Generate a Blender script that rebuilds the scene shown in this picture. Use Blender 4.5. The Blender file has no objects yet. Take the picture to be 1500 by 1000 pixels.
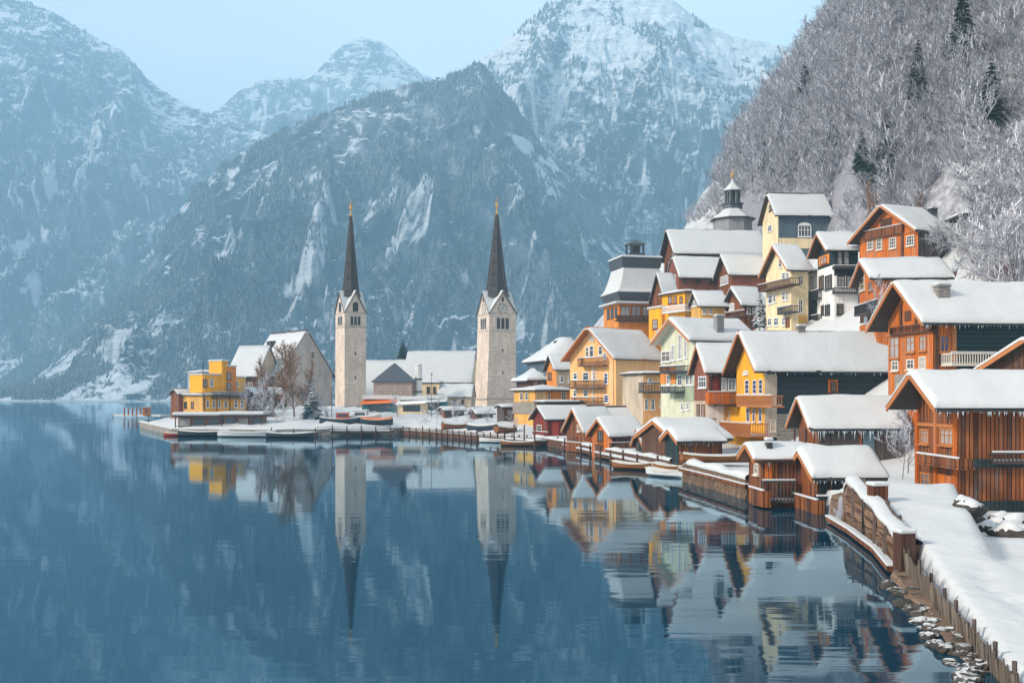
import bpy, bmesh, math, random
import numpy as np
from mathutils import Vector
R = math.radians
random.seed(7)
np.random.seed(7)
S = bpy.context.scene
COL = S.collection

# ------------------------------------------------------------------ camera, sky, sun, exposure
F = 1500.0      # focal length in pixels of the 1500 px wide photograph
HOR = 580.0     # horizon row
CH = 7.0        # eye height above the lake
cam_d = bpy.data.cameras.new('camera')
cam = bpy.data.objects.new('camera', cam_d)
COL.objects.link(cam)
cam.location = (0, 0, CH)
cam.rotation_euler = (R(90), 0, 0)
cam_d.sensor_width = 36.0
cam_d.lens = 36.0
cam_d.shift_y = (HOR - 500.0) / 1500.0
cam_d.clip_start = 0.5
cam_d.clip_end = 20000
S.camera = cam

SUN_EL, SUN_AZ = R(30), R(246)
world = bpy.data.worlds.new("World")
S.world = world
world.use_nodes = True
wn = world.node_tree
wn.nodes.clear()
wo = wn.nodes.new('ShaderNodeOutputWorld')
bg = wn.nodes.new('ShaderNodeBackground')
sky = wn.nodes.new('ShaderNodeTexSky')
sky.sky_type = 'NISHITA'
sky.sun_disc = False
sky.sun_elevation = SUN_EL
sky.sun_rotation = SUN_AZ
sky.air_density = 1.0
sky.dust_density = 4.0
sky.ozone_density = 1.0
bg.inputs[1].default_value = 0.135
wtc = wn.nodes.new('ShaderNodeTexCoord')
wmp = wn.nodes.new('ShaderNodeMapping'); wmp.inputs['Scale'].default_value = (1.0, 1.0, 2.6); wmp.inputs['Location'].default_value = (.35, 0, .2)
wnz = wn.nodes.new('ShaderNodeTexNoise'); wnz.inputs['Scale'].default_value = 2.2; wnz.inputs['Detail'].default_value = 6; wnz.inputs['Roughness'].default_value = .5
wrp = wn.nodes.new('ShaderNodeValToRGB'); wrp.color_ramp.elements[0].position = .40; wrp.color_ramp.elements[0].color = (.75,.75,.75,1); wrp.color_ramp.elements[1].position = .62; wrp.color_ramp.elements[1].color = (.95,.95,.95,1)
wmx = wn.nodes.new('ShaderNodeMix'); wmx.data_type = 'RGBA'; wmx.inputs[7].default_value = (4.1, 4.4, 4.6, 1)
wn.links.new(wtc.outputs['Generated'], wmp.inputs[0]); wn.links.new(wmp.outputs[0], wnz.inputs['Vector']); wn.links.new(wnz.outputs[0], wrp.inputs[0])
wn.links.new(wrp.outputs[0], wmx.inputs[0]); wn.links.new(sky.outputs[0], wmx.inputs[6]); wn.links.new(wmx.outputs[2], bg.inputs[0])
wn.links.new(bg.outputs[0], wo.inputs[0])
sl = bpy.data.lights.new('sun', 'SUN')
sl.energy = 2.7
sl.angle = R(9)
sl.color = (1.0, 0.88, 0.74)
sun = bpy.data.objects.new('sun', sl)
COL.objects.link(sun)
sv = Vector((math.sin(SUN_AZ) * math.cos(SUN_EL), math.cos(SUN_AZ) * math.cos(SUN_EL), math.sin(SUN_EL)))
sun.rotation_euler = sv.to_track_quat('Z', 'Y').to_euler()
S.view_settings.view_transform = 'Standard'
S.view_settings.look = 'None'
S.view_settings.exposure = 0.95
S.view_settings.gamma = 1.0
S.render.engine = 'CYCLES'
S.cycles.volume_step_rate = 1.0
S.cycles.max_bounces = 12
S.cycles.volume_bounces = 6
S.cycles.use_denoising = True

# ------------------------------------------------------------------ small helpers
def tag(o, label=None, cat=None, group=None, kind=None):
    if label: o['label'] = label
    if cat: o['category'] = cat
    if group: o['group'] = group
    if kind: o['kind'] = kind
    return o

def empty(name, loc, rz=0.0, label=None, cat=None, group=None):
    o = bpy.data.objects.new(name, None)
    COL.objects.link(o)
    o.location = loc
    o.rotation_euler = (0, 0, rz)
    o.empty_display_size = 0.5
    return tag(o, label, cat, group)

def copy_tree(o, parent=None):
    c = o.copy()
    COL.objects.link(c)
    c.parent = parent
    for ch in list(o.children):
        copy_tree(ch, c)
    return c

def place(px, py, D):
    """photo pixel at depth D -> world point"""
    return Vector(((px - 750) / F * D, D, CH + (HOR - py) / F * D))

class MB:
    def __init__(s):
        s.v, s.f, s.m = [], [], []
    def quad(s, a, b, c, d, m=0):
        n = len(s.v); s.v += [a, b, c, d]; s.f.append((n, n+1, n+2, n+3)); s.m.append(m)
    def poly(s, pts, m=0):
        n = len(s.v); s.v += list(pts); s.f.append(tuple(range(n, n+len(pts)))); s.m.append(m)
    def mesh(s, vs, fs, m=0):
        n = len(s.v); s.v += [tuple(p) for p in vs]
        s.f += [tuple(i+n for i in f) for f in fs]; s.m += [m]*len(fs)
    def box(s, x0, x1, y0, y1, z0, z1, m=0):
        if x0 > x1: x0, x1 = x1, x0
        if y0 > y1: y0, y1 = y1, y0
        if z0 > z1: z0, z1 = z1, z0
        s.mesh([(x0,y0,z0),(x1,y0,z0),(x1,y1,z0),(x0,y1,z0),(x0,y0,z1),(x1,y0,z1),(x1,y1,z1),(x0,y1,z1)],
               [(0,3,2,1),(4,5,6,7),(0,1,5,4),(1,2,6,5),(2,3,7,6),(3,0,4,7)], m)
    def bar(s, p, q, r, m=0, n=4, r2=None, up=None):
        p, q = Vector(p), Vector(q)
        d = (q-p)
        if d.length < 1e-6: return
        d.normalize()
        u = d.cross(Vector((0,0,1)))
        if u.length < 1e-3: u = Vector((1,0,0))
        u.normalize(); w = d.cross(u)
        r2 = r if r2 is None else r2
        vs = []
        for k in range(n):
            a = 2*math.pi*(k+.5)/n
            e = u*math.cos(a)+w*math.sin(a)
            vs.append(p+e*r)
        for k in range(n):
            a = 2*math.pi*(k+.5)/n
            e = u*math.cos(a)+w*math.sin(a)
            vs.append(q+e*r2)
        fs = [(k, (k+1)%n, n+(k+1)%n, n+k) for k in range(n)]
        fs += [tuple(reversed(range(n))), tuple(range(n, 2*n))]
        s.mesh(vs, fs, m)
    def lathe(s, prof, cx=0, cy=0, n=16, m=0, ph=0.0):
        """prof: list of (radius, z)"""
        vs = []
        for r, z in prof:
            for k in range(n):
                a = ph + 2*math.pi*k/n
                vs.append((cx+r*math.cos(a), cy+r*math.sin(a), z))
        fs = []
        for i in range(len(prof)-1):
            for k in range(n):
                fs.append((i*n+k, i*n+(k+1)%n, (i+1)*n+(k+1)%n, (i+1)*n+k))
        fs.append(tuple(reversed(range(n)))); fs.append(tuple(range((len(prof)-1)*n, len(prof)*n)))
        s.mesh(vs, fs, m)
    def build(s, name, mats, parent=None, smooth=False, fix=True):
        me = bpy.data.meshes.new(name)
        me.from_pydata([tuple(p) for p in s.v], [], s.f)
        if not isinstance(mats, (list, tuple)): mats = [mats]
        for m in mats: me.materials.append(m)
        me.polygons.foreach_set('material_index', s.m)
        if fix:
            bm = bmesh.new(); bm.from_mesh(me)
            bmesh.ops.recalc_face_normals(bm, faces=bm.faces)
            bm.to_mesh(me); bm.free()
        if smooth:
            me.polygons.foreach_set('use_smooth', [True]*len(me.polygons))
        me.update()
        o = bpy.data.objects.new(name, me)
        COL.objects.link(o)
        o.parent = parent
        return o

def np_mesh(name, V, Fc, mat, parent=None, smooth=False, midx=None):
    """V (n,3) array, Fc (k,3|4) array"""
    me = bpy.data.meshes.new(name)
    k, c = Fc.shape
    me.vertices.add(len(V)); me.vertices.foreach_set('co', np.asarray(V, np.float32).ravel())
    me.loops.add(k*c); me.loops.foreach_set('vertex_index', np.asarray(Fc, np.int32).ravel())
    me.polygons.add(k)
    me.polygons.foreach_set('loop_start', np.arange(0, k*c, c, dtype=np.int32))
    me.polygons.foreach_set('loop_total', np.full(k, c, np.int32))
    for m in (mat if isinstance(mat, (list, tuple)) else [mat]): me.materials.append(m)
    if midx is not None: me.polygons.foreach_set('material_index', np.asarray(midx, np.int32))
    me.update(calc_edges=True)
    me.validate()
    me.polygons.foreach_set('use_smooth', [smooth]*len(me.polygons))
    o = bpy.data.objects.new(name, me)
    COL.objects.link(o)
    o.parent = parent
    return o

# vectorised gradient noise
_perm = np.random.RandomState(3).permutation(512)
_perm = np.concatenate([_perm, _perm, _perm])
_ga = np.random.RandomState(4).rand(512)*2*math.pi
def noise2(x, y):
    xi, yi = np.floor(x).astype(int), np.floor(y).astype(int)
    xf, yf = x-xi, y-yi
    xi &= 511; yi &= 511
    u, v = xf*xf*xf*(xf*(xf*6-15)+10), yf*yf*yf*(yf*(yf*6-15)+10)
    def g(ix, iy, fx, fy):
        a = _ga[_perm[_perm[ix & 511]+(iy & 511)] & 511]
        return np.cos(a)*fx+np.sin(a)*fy
    n00 = g(xi, yi, xf, yf); n10 = g(xi+1, yi, xf-1, yf)
    n01 = g(xi, yi+1, xf, yf-1); n11 = g(xi+1, yi+1, xf-1, yf-1)
    return ((n00*(1-u)+n10*u)*(1-v)+(n01*(1-u)+n11*u)*v)*1.5
def fbm(x, y, o=5, gain=.5):
    t = 0; a = 1; 
    for i in range(o):
        t = t+a*noise2(x*2**i+17.3*i, y*2**i+9.1*i); a *= gain
    return t
def ridged(x, y, o=5, gain=.55):
    t = 0; a = 1; w = 1
    for i in range(o):
        n = 1-np.abs(noise2(x*2**i+31.7*i, y*2**i+5.3*i))*1.4
        n = np.clip(n, 0, 1)**2
        t = t+a*n*w; w = np.clip(n*1.5, 0, 1); a *= gain
    return t

# ------------------------------------------------------------------ materials
class NT:
    def __init__(s, name):
        s.mat = bpy.data.materials.new(name); s.mat.use_nodes = True
        s.t = s.mat.node_tree; s.t.nodes.clear()
        s.out = s.n('ShaderNodeOutputMaterial')
        s.b = s.n('ShaderNodeBsdfPrincipled')
        s.l(s.b.outputs[0], s.out.inputs[0])
    def n(s, k, **kw):
        nd = s.t.nodes.new(k)
        for a, b in kw.items(): setattr(nd, a, b)
        return nd
    def l(s, a, b): s.t.links.new(a, b)
    def put(s, sock, v):
        if hasattr(v, 'node'): s.l(v, sock)
        elif isinstance(v, (tuple, list)) and len(v) == 3 and sock.type == 'RGBA': sock.default_value = (*v, 1)
        else: sock.default_value = v
    def math(s, op, a, b=None, c=None, clamp=False):
        nd = s.n('ShaderNodeMath', operation=op); nd.use_clamp = clamp
        s.put(nd.inputs[0], a)
        if b is not None: s.put(nd.inputs[1], b)
        if c is not None: s.put(nd.inputs[2], c)
        return nd.outputs[0]
    def coord(s, kind='Object', scale=(1,1,1)):
        tc = s.n('ShaderNodeTexCoord')
        if kind == 'World':
            g = s.n('ShaderNodeNewGeometry'); o = g.outputs['Position']
        else: o = tc.outputs[kind]
        mp = s.n('ShaderNodeMapping'); mp.inputs['Scale'].default_value = scale
        s.l(o, mp.inputs[0])
        return mp.outputs[0]
    def noise(s, vec, scale, detail=4, rough=.55, lac=2.0, dist=0.0):
        nd = s.n('ShaderNodeTexNoise'); s.l(vec, nd.inputs['Vector'])
        nd.inputs['Scale'].default_value = scale; nd.inputs['Detail'].default_value = detail
        nd.inputs['Roughness'].default_value = rough; nd.inputs['Distortion'].default_value = dist
        return nd.outputs[0]
    def ramp(s, fac, *stops):
        nd = s.n('ShaderNodeValToRGB'); s.l(fac, nd.inputs[0])
        e = nd.color_ramp.elements
        while len(e) < len(stops): e.new(.5)
        for k, (p, c) in enumerate(stops):
            e[k].position = p
            e[k].color = (*c, 1) if isinstance(c, (tuple, list)) else (c, c, c, 1)
        return nd.outputs[0]
    def mix(s, fac, a, b, mode='MIX'):
        nd = s.n('ShaderNodeMix', data_type='RGBA', blend_type=mode)
        s.put(nd.inputs[0], fac); s.put(nd.inputs[6], a); s.put(nd.inputs[7], b)
        return nd.outputs[2]
    def bump(s, h, dist=.02, strength=1.0):
        nd = s.n('ShaderNodeBump'); nd.inputs['Distance'].default_value = dist
        nd.inputs['Strength'].default_value = strength
        s.l(h, nd.inputs['Height']); s.l(nd.outputs[0], s.b.inputs['Normal'])
        return nd
    def fin(s, col=None, rough=.8, spec=.3, metal=0):
        if col is not None: s.put(s.b.inputs['Base Color'], col)
        s.put(s.b.inputs['Roughness'], rough)
        s.b.inputs['Specular IOR Level'].default_value = spec
        s.b.inputs['Metallic'].default_value = metal
        return s.mat
    def normz(s):
        g = s.n('ShaderNodeNewGeometry'); sp = s.n('ShaderNodeSeparateXYZ'); s.l(g.outputs['Normal'], sp.inputs[0])
        return sp.outputs[2]

_mc = {}
def planks(c1, c2, width=.22, axis='v', key=None, dark=.25, gap=.12):
    k = ('pl', c1, c2, width, axis)
    if k in _mc: return _mc[k]
    t = NT('wood_boards')
    tc = t.n('ShaderNodeTexCoord'); sp = t.n('ShaderNodeSeparateXYZ'); t.l(tc.outputs['Object'], sp.inputs[0])
    if axis == 'v':
        u = t.math('ADD', sp.outputs[0], sp.outputs[1]); sc = (9, 9, .7)
    else:
        u = sp.outputs[2]; sc = (.7, .7, 9)
    u = t.math('DIVIDE', u, width)
    fl = t.math('FLOOR', u); fr = t.math('FRACT', u)
    wn_ = t.n('ShaderNodeTexWhiteNoise', noise_dimensions='1D'); t.l(fl, wn_.inputs['W'])
    base = t.mix(wn_.outputs[0], c2, c1)
    gr = t.noise(t.coord('Object', sc), 1.0, 5, .6)
    base = t.mix(t.math('MULTIPLY', t.ramp(gr, (.35, 0.0), (.7, 1.0)), .55), base, tuple(x*.35 for x in c2))
    w2 = t.noise(t.coord('Object', (.35, .35, .35)), 1.0, 3)
    base = t.mix(t.ramp(w2, (.40, 0.0), (.72, .6)), base, tuple(x*.42 for x in c1))
    w3 = t.noise(t.coord('Object', (1.4, 1.4, .25) if axis == 'v' else (.25, .25, 1.4)), 1.0, 5, .65)
    gm_ = sum(c1)/3*.8
    base = t.mix(t.ramp(w3, (.50, 0.0), (.72, .65)), base, (gm_*.95, gm_*.82, gm_*.72))
    g = t.math('LESS_THAN', fr, gap)
    col = t.mix(g, base, tuple(x*.12 for x in c2))
    t.bump(t.math('SUBTRACT', 1.0, g), .03)
    _mc[k] = t.fin(col, .75, .25)
    return _mc[k]

def plaster(c, key=None, dirt=.35):
    k = ('ps', c)
    if k in _mc: return _mc[k]
    t = NT('plaster')
    n1 = t.noise(t.coord('Object', (.55, .55, .25)), 1.0, 6, .65)
    st = t.noise(t.coord('Object', (2.6, 2.6, .16)), 1.0, 5, .62)
    n2 = t.noise(t.coord('Object', (6, 6, 6)), 1.0, 4)
    n4 = t.noise(t.coord('Object', (1.6, 1.6, 1.6)), 1.0, 6, .7)
    grey = tuple(.5*x+.5*sum(c)/3*.55 for x in c)
    col = t.mix(t.ramp(n1, (.38, 0.0), (.72, dirt+.35)), c, tuple(x*.62 for x in grey))
    col = t.mix(t.ramp(st, (.50, 0.0), (.74, dirt+.30)), col, tuple(x*.45 for x in grey))
    col = t.mix(t.ramp(n4, (.60, 0.0), (.66, .35)), col, tuple(min(1, x*1.15+.05) for x in grey))
    col = t.mix(t.math('MULTIPLY', n2, .22), col, tuple(x*.6 for x in c))
    t.bump(n2, .02, .6)
    _mc[k] = t.fin(col, .85, .2)
    return _mc[k]

def stone(c1, c2, mortar, sx=.6, key=None, bs=1.0):
    k = ('st', c1, c2, sx)
    if k in _mc: return _mc[k]
    t = NT('masonry')
    tc = t.n('ShaderNodeTexCoord'); sp = t.n('ShaderNodeSeparateXYZ'); t.l(tc.outputs['Object'], sp.inputs[0])
    cb = t.n('ShaderNodeCombineXYZ'); t.l(t.math('ADD', sp.outputs[0], sp.outputs[1]), cb.inputs[0]); t.l(sp.outputs[2], cb.inputs[1])
    d = t.noise(t.coord('Object', (1, 1, 1)), 1.1, 3)
    va = t.n('ShaderNodeVectorMath', operation='ADD'); t.l(cb.outputs[0], va.inputs[0])
    vs = t.n('ShaderNodeVectorMath', operation='SCALE'); cc = t.n('ShaderNodeCombineXYZ'); t.l(d, cc.inputs[0]); t.l(d, cc.inputs[1])
    t.l(cc.outputs[0], vs.inputs[0]); vs.inputs['Scale'].default_value = .6; t.l(vs.outputs[0], va.inputs[1])
    br = t.n('ShaderNodeTexBrick'); t.l(va.outputs[0], br.inputs['Vector'])
    br.inputs['Color1'].default_value = (*c1, 1); br.inputs['Color2'].default_value = (*c2, 1); br.inputs['Mortar'].default_value = (*mortar, 1)
    br.inputs['Scale'].default_value = 1/sx; br.inputs['Mortar Size'].default_value = .025; br.inputs['Bias'].default_value = .1
    br.inputs['Brick Width'].default_value = 1.1; br.inputs['Row Height'].default_value = .5
    n1 = t.noise(t.coord('Object', (.4, .4, .2)), 1.0, 6, .65)
    n2 = t.noise(t.coord('Object', (1, 1, 1)), 4.0, 4, .6)
    col = t.mix(t.ramp(n1, (.38, 0.0), (.68, .75)), br.outputs[0], tuple(x*.5 for x in c1))
    col = t.mix(t.ramp(n2, (.5, 0.0), (.8, .4)), col, tuple(x*.6 for x in c2))
    h = t.math('ADD', t.math('MULTIPLY', br.outputs['Fac'], -1.0), n2)
    t.bump(h, .05)
    _mc[k] = t.fin(col, .88, .2)
    return _mc[k]

def plain(name, c, rough=.6, spec=.3, metal=0, var=.25):
    k = ('pn', name, c)
    if k in _mc: return _mc[k]
    t = NT(name)
    n = t.noise(t.coord('Object', (1, 1, 1)), 2.2, 5)
    col = t.mix(t.ramp(n, (.4, 0.0), (.75, var)), c, tuple(x*.5 for x in c))
    _mc[k] = t.fin(col, rough, spec, metal)
    return _mc[k]

def m_snow():
    t = NT('snow')
    c = t.coord('World')
    n = t.noise(c, .35, 5, .55); n2 = t.noise(c, 5.0, 3)
    col = t.mix(n, (.49, .50, .51), (.55, .555, .56))
    t.bump(t.math('ADD', t.math('MULTIPLY', n, 6.0), t.math('MULTIPLY', n2, .35)), .05, .6)
    t.b.inputs['Subsurface Weight'].default_value = 0.0
    return t.fin(col, .65, .25)
SNOW = m_snow()

def m_ground():
    t = NT('snowy_ground')
    c = t.coord('World')
    n = t.noise(c, .12, 6, .6); n2 = t.noise(c, 2.0, 4); n3 = t.noise(c, .9, 6, .7)
    snow = t.mix(n, (.49, .50, .51), (.55, .555, .56))
    rock = t.mix(n3, (.13, .125, .14), (.34, .33, .37))
    nz = t.normz()
    f = t.math('ADD', nz, t.math('MULTIPLY', t.math('SUBTRACT', n3, .5), .9))
    f = t.ramp(f, (.42, 0.0), (.72, 1.0))
    col = t.mix(f, rock, snow)
    t.bump(t.math('ADD', t.math('MULTIPLY', n, 8.0), n2), .06, .7)
    return t.fin(col, .75, .2)
GROUND = m_ground()

def m_snowy(name, dark, light, lo=.15, hi=.45, snow=(.78,.80,.85)):
    """bark, twigs or needles with snow lying on whatever faces up"""
    t = NT(name)
    c = t.coord('World')
    n = t.noise(c, 1.3, 4)
    base = t.mix(n, dark, light)
    n3 = t.noise(c, .25, 3)
    f = t.math('ADD', t.normz(), t.math('MULTIPLY', t.math('SUBTRACT', n3, .5), 1.2))
    f = t.ramp(f, (lo, 0.0), (hi, 1.0))
    return t.fin(t.mix(f, base, snow), .85, .15)
TWIG = m_snowy('frosted_twigs', (.22,.22,.25), (.36,.36,.40), -1.3, -.1, (.74,.75,.82))
TWIG2 = m_snowy('frosted_twigs_thick', (.10,.085,.09), (.2,.17,.175), -1.0, .2, (.60,.60,.66))
FROST = m_snowy('white_frost', (.34,.33,.36), (.5,.5,.53), -1.2, -.2, (.74,.75,.79))
BROWN_TWIG = m_snowy('brown_twigs', (.16,.085,.05), (.36,.21,.13), .75, 1.2)
BARK = m_snowy('bark', (.07,.055,.05), (.17,.14,.125), .55, .8)
NEEDLE = m_snowy('conifer_needles', (.010,.022,.020), (.03,.055,.045), .55, .95)
NEEDLE_BLUE = m_snowy('blue_conifer_needles', (.015,.035,.05), (.035,.075,.10), .72, 1.15, (.6,.62,.66))
NEEDLE_DARK = m_snowy('dark_conifer_needles', (.012,.028,.028), (.03,.06,.055), 1.05, 1.6, (.5,.52,.55))

def m_glass(name, c, rough=.12, spec=.8):
    t = NT(name)
    n = t.noise(t.coord('Object', (1, 1, 1)), .8, 3)
    return t.fin(t.mix(n, tuple(x*.5 for x in c), tuple(x*1.6 for x in c)), rough, spec)
GLASS = m_glass('window_glass', (.035, .05, .07))
GLASS_DIM = m_glass('dim_glass', (.08, .085, .09))
GLASS_WARM = m_glass('curtained_warm_glass', (.14, .10, .07))
GLASS_PALE = m_glass('curtained_glass', (.30, .29, .29), .3, .5)
GLASS_BLUE = m_glass('blue_glass', (.02, .035, .12))

C_ORANGE = ((.82,.22,.018), (.58,.125,.010))
ORANGE = planks(*C_ORANGE, .25)
ORANGE_WALL = plaster((.78,.26,.03))
BROWN = planks((.44,.135,.036), (.07,.020,.009), .24, gap=.2)
BROWN_DK = planks((.20,.085,.045), (.07,.03,.02), .24)
GREYWOOD = planks((.16,.12,.105), (.055,.04,.035), .2)
REDWOOD = planks((.33,.045,.025), (.14,.015,.012), .24)
SLATE = planks((.028,.045,.058), (.018,.028,.038), .3, 'h')
SLATE_GREEN = planks((.018,.055,.065), (.012,.035,.042), .35, 'h')
SHED_DARK = planks((.03,.055,.06), (.015,.03,.035), .25)
YELLOW = plaster((.90,.40,.008), dirt=.2)
PEACH = plaster((.90,.46,.17), dirt=.2)
PEACH2 = plaster((.78,.50,.24), dirt=.2)
OCHRE = plaster((.72,.38,.08), dirt=.3)
CREAM = plaster((.84,.66,.40), dirt=.2)
BEIGE = plaster((.55,.44,.33), dirt=.35)
WHITE = plaster((.82,.81,.79), dirt=.2)
PALEGREEN = plaster((.62,.62,.46), dirt=.3)
SAGE = plaster((.36,.42,.30), dirt=.3)
REDBROWN = plaster((.26,.085,.05), dirt=.3)
BLUEGREY = plaster((.09,.13,.165), dirt=.2)
NAVE = plaster((.52,.46,.42), dirt=.3)
PINKGREY = plaster((.40,.29,.25), dirt=.3)
DARKWOOD = plain('dark_wood', (.055,.035,.028))
TRIM = plain('brown_trim', (.42,.15,.045))
PALETRIM = plain('pale_trim', (.62,.56,.48))
WHITETRIM = plain('white_trim', (.75,.75,.75))
BLACK = plain('dark_metal', (.02,.022,.026), .4, .5)
SLATEROOF = plain('slate_roof', (.05,.06,.075), .5, .5)
GOLD = plain('gold', (.75,.42,.10), .35, .5, .8)
CHIM = stone((.30,.27,.25), (.22,.20,.19), (.12,.11,.11), .5)
TOWER = stone((.90,.74,.62), (.68,.55,.46), (.28,.22,.19), .9)
QUAY = stone((.24,.16,.11), (.15,.095,.065), (.05,.035,.03), 1.3)
BASESTONE = stone((.36,.32,.28), (.27,.24,.21), (.14,.12,.11), .7)
ROCK = m_snowy('boulder', (.022,.020,.018), (.085,.072,.062), .86, 1.05, (.48,.49,.5))
# ------------------------------------------------------------------ terrain under the town
SHORE = [(9,-40),(10.5,10),(11.5,25),(12.6,29),(15.2,39.5),(17.6,54),(18.5,61),(17.5,68),(15,84),(14.2,92),(13,102),(11.2,112),(8.3,128),(4.2,148),(-5.6,164),(-19,190),
         (-24,184),(-41,178),(-61,184),(-71,205),(-84,232),(-86,262),(-60,310),(0,345),(60,352),(230,352)]
POLY = SHORE + [(230,-40)]
def poly_dist(X, Y):
    """signed distance to the lake shore, positive inland"""
    d = np.full(X.shape, 1e9)
    ins = np.zeros(X.shape, bool)
    n = len(POLY)
    for i in range(n):
        x0, y0 = POLY[i]; x1, y1 = POLY[(i+1) % n]
        if i < len(SHORE)-1:
            dx, dy = x1-x0, y1-y0
            t = np.clip(((X-x0)*dx+(Y-y0)*dy)/(dx*dx+dy*dy), 0, 1)
            d = np.minimum(d, np.hypot(X-x0-t*dx, Y-y0-t*dy))
        c = ((y0 > Y) != (y1 > Y))
        with np.errstate(divide='ignore', invalid='ignore'):
            xx = (x1-x0)*(Y-y0)/((y1-y0) if y1 != y0 else 1e-9)+x0
        ins ^= c & (X < xx)
    return np.where(ins, d, -d)
def prof(s, pts):
    return np.interp(s, [p[0] for p in pts], [p[1] for p in pts])
def sstep(a, b, x):
    t = np.clip((x-a)/(b-a), 0, 1); return t*t*(3-2*t)
def ground(X, Y, rough=True):
    X = np.asarray(X, float); Y = np.asarray(Y, float)
    d = poly_dist(X, Y)
    q = np.interp(Y, [0, 26, 36, 39.5, 54, 60, 64, 90, 140, 180, 240], [.35, .45, 1.0, 1.35, 2.4, 1.5, 1.1, 1.25, 1.2, 1.1, 1.1])
    xe = np.interp(Y, [0, 38, 40, 54, 58, 62], [12, 17.3, 18.3, 23.2, 23.6, 20])
    low = np.interp(Y, [0, 30, 40, 66, 76], [.35, .55, .55, .5, 1.2])
    lf = sstep(0, .9, X-xe)*sstep(34, 41, Y)*(1-sstep(68, 78, Y))
    q = q*(1-lf)+low*lf
    q = q + np.clip(d, 0, 32)*.085*sstep(140, 180, Y)
    xf = np.interp(Y, [0, 40, 60, 90, 130, 170, 230, 300], [42, 42, 36, 22, 16, 11, 9, 7])
    s = np.maximum(X-xf, 0)
    near = prof(s, [(0,0),(6,1),(12,4),(18,8),(30,17),(45,30),(60,55),(80,90),(120,150),(220,300)])
    mid = prof(s, [(0,0),(8,4),(20,15),(30,20),(40,28),(54,60),(85,118),(120,170),(220,300)])
    far = prof(s, [(0,0),(4,5),(9,14),(24,32),(54,63),(85,101),(120,145),(220,270)])
    a = sstep(100, 170, Y); b = sstep(212, 255, Y)
    h = near*(1-a)+mid*a
    h = h*(1-b)+far*b
    h = h*(1-sstep(305, 350, Y))
    if rough:
        big = fbm(X/22., Y/22., 4)
        h = h+big*np.clip((s-30)/25, 0, 1)*5
        cl = ridged(X/26.+3, Y/30., 4)
        h = h+cl*np.clip((s-40)/20, 0, 1)*5
        h = h+fbm(X/5., Y/5., 3)*.12*np.clip(d/4, 0, 1)+(np.abs(fbm(X/3.2, Y/3.2+40, 2))*.9)*np.clip((d-2)/3, 0, 1)*sstep(150, 170, Y)*(X < 12)
    z = q+h
    e = np.clip((d+.2)/.8, 0, 1)
    return -2.5+(z+2.5)*e
def gz(x, y): return float(ground(np.array([x]), np.array([y]))[0])
xs = np.concatenate([np.arange(-90, 5, 1.25), np.arange(5, 24, .3), np.arange(24, 32, .5), np.arange(32, 231, 1.1)])
ys = np.concatenate([np.arange(-40, 18, 2.), np.arange(18, 45, .3), np.arange(45, 75, .5), np.arange(75, 356, 1.25)])
GX, GY = np.meshgrid(xs, ys)
GZ = ground(GX, GY)
# a ramp of drifted snow beside the wall, and a trodden trail
rmp = np.exp(-((GX-(20.6+.3*(GY-50)))/1.6)**4)*np.exp(-((GY-50)/4.5)**4)
ll = np.abs(GX-(16.6-.26*(36-GY)+.35*np.sin(GY*.7)))
trail = np.exp(-(ll/.33)**2)*sstep(25, 27, GY)*(1-sstep(35, 38, GY))*(.6+.4*np.sin(GY*4.2))
GZ = GZ - trail*.20 + fbm(GX/1.6, GY/2.2, 3)*.045*(GY < 70)*np.clip((poly_dist(GX, GY)-1)/2, 0, 1)
nx, ny = len(xs), len(ys)
idx = np.arange(nx*ny).reshape(ny, nx)
FC = np.stack([idx[:-1,:-1], idx[:-1,1:], idx[1:,1:], idx[1:,:-1]], -1).reshape(-1, 4)
g = np_mesh('ground', np.stack([GX, GY, GZ], -1).reshape(-1, 3), FC, GROUND, smooth=True)
tag(g, 'snow covered ground of the shore and the steep slope behind the village', 'ground', kind='structure')

# ------------------------------------------------------------------ the lake
def m_water():
    t = NT('lake_water')
    t.t.nodes.remove(t.b)
    gl = t.n('ShaderNodeBsdfGlossy'); gl.inputs['Roughness'].default_value = .035
    gl.inputs['Color'].default_value = (.68, .86, .96, 1)
    df = t.n('ShaderNodeBsdfDiffuse'); df.inputs['Color'].default_value = (.0, .030, .058, 1)
    fr = t.n('ShaderNodeFresnel'); fr.inputs['IOR'].default_value = 2.05
    c = t.coord('World', (.22, 1.0, 1))
    n1 = t.noise(c, 1.1, 3, .5)
    c2 = t.coord('World', (.05, .22, 1))
    n2 = t.noise(c2, 1.0, 3, .5)
    c3 = t.coord('World', (.012, .03, 1))
    patch = t.ramp(t.noise(c3, 1.0, 3, .5), (.42, .25), (.66, 1.0))
    h = t.math('ADD', t.math('MULTIPLY', n1, .055), t.math('MULTIPLY', n2, .16))
    h = t.math('MULTIPLY', h, patch)
    bp = t.n('ShaderNodeBump'); bp.inputs['Distance'].default_value = .14; bp.inputs['Strength'].default_value = 1
    t.l(h, bp.inputs['Height'])
    for k in (gl, df, fr): t.l(bp.outputs[0], k.inputs['Normal'])
    mx = t.n('ShaderNodeMixShader')
    t.l(fr.outputs[0], mx.inputs[0]); t.l(df.outputs[0], mx.inputs[1]); t.l(gl.outputs[0], mx.inputs[2])
    t.l(mx.outputs[0], t.out.inputs[0])
    return t.mat
w = MB(); w.quad((-3900,-380,0),(3900,-380,0),(3900,6800,0),(-3900,6800,0))
water = w.build('lake_water', m_water(), fix=False)
tag(water, 'calm dark blue lake mirroring the mountains and houses', 'lake', kind='structure')

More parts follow.
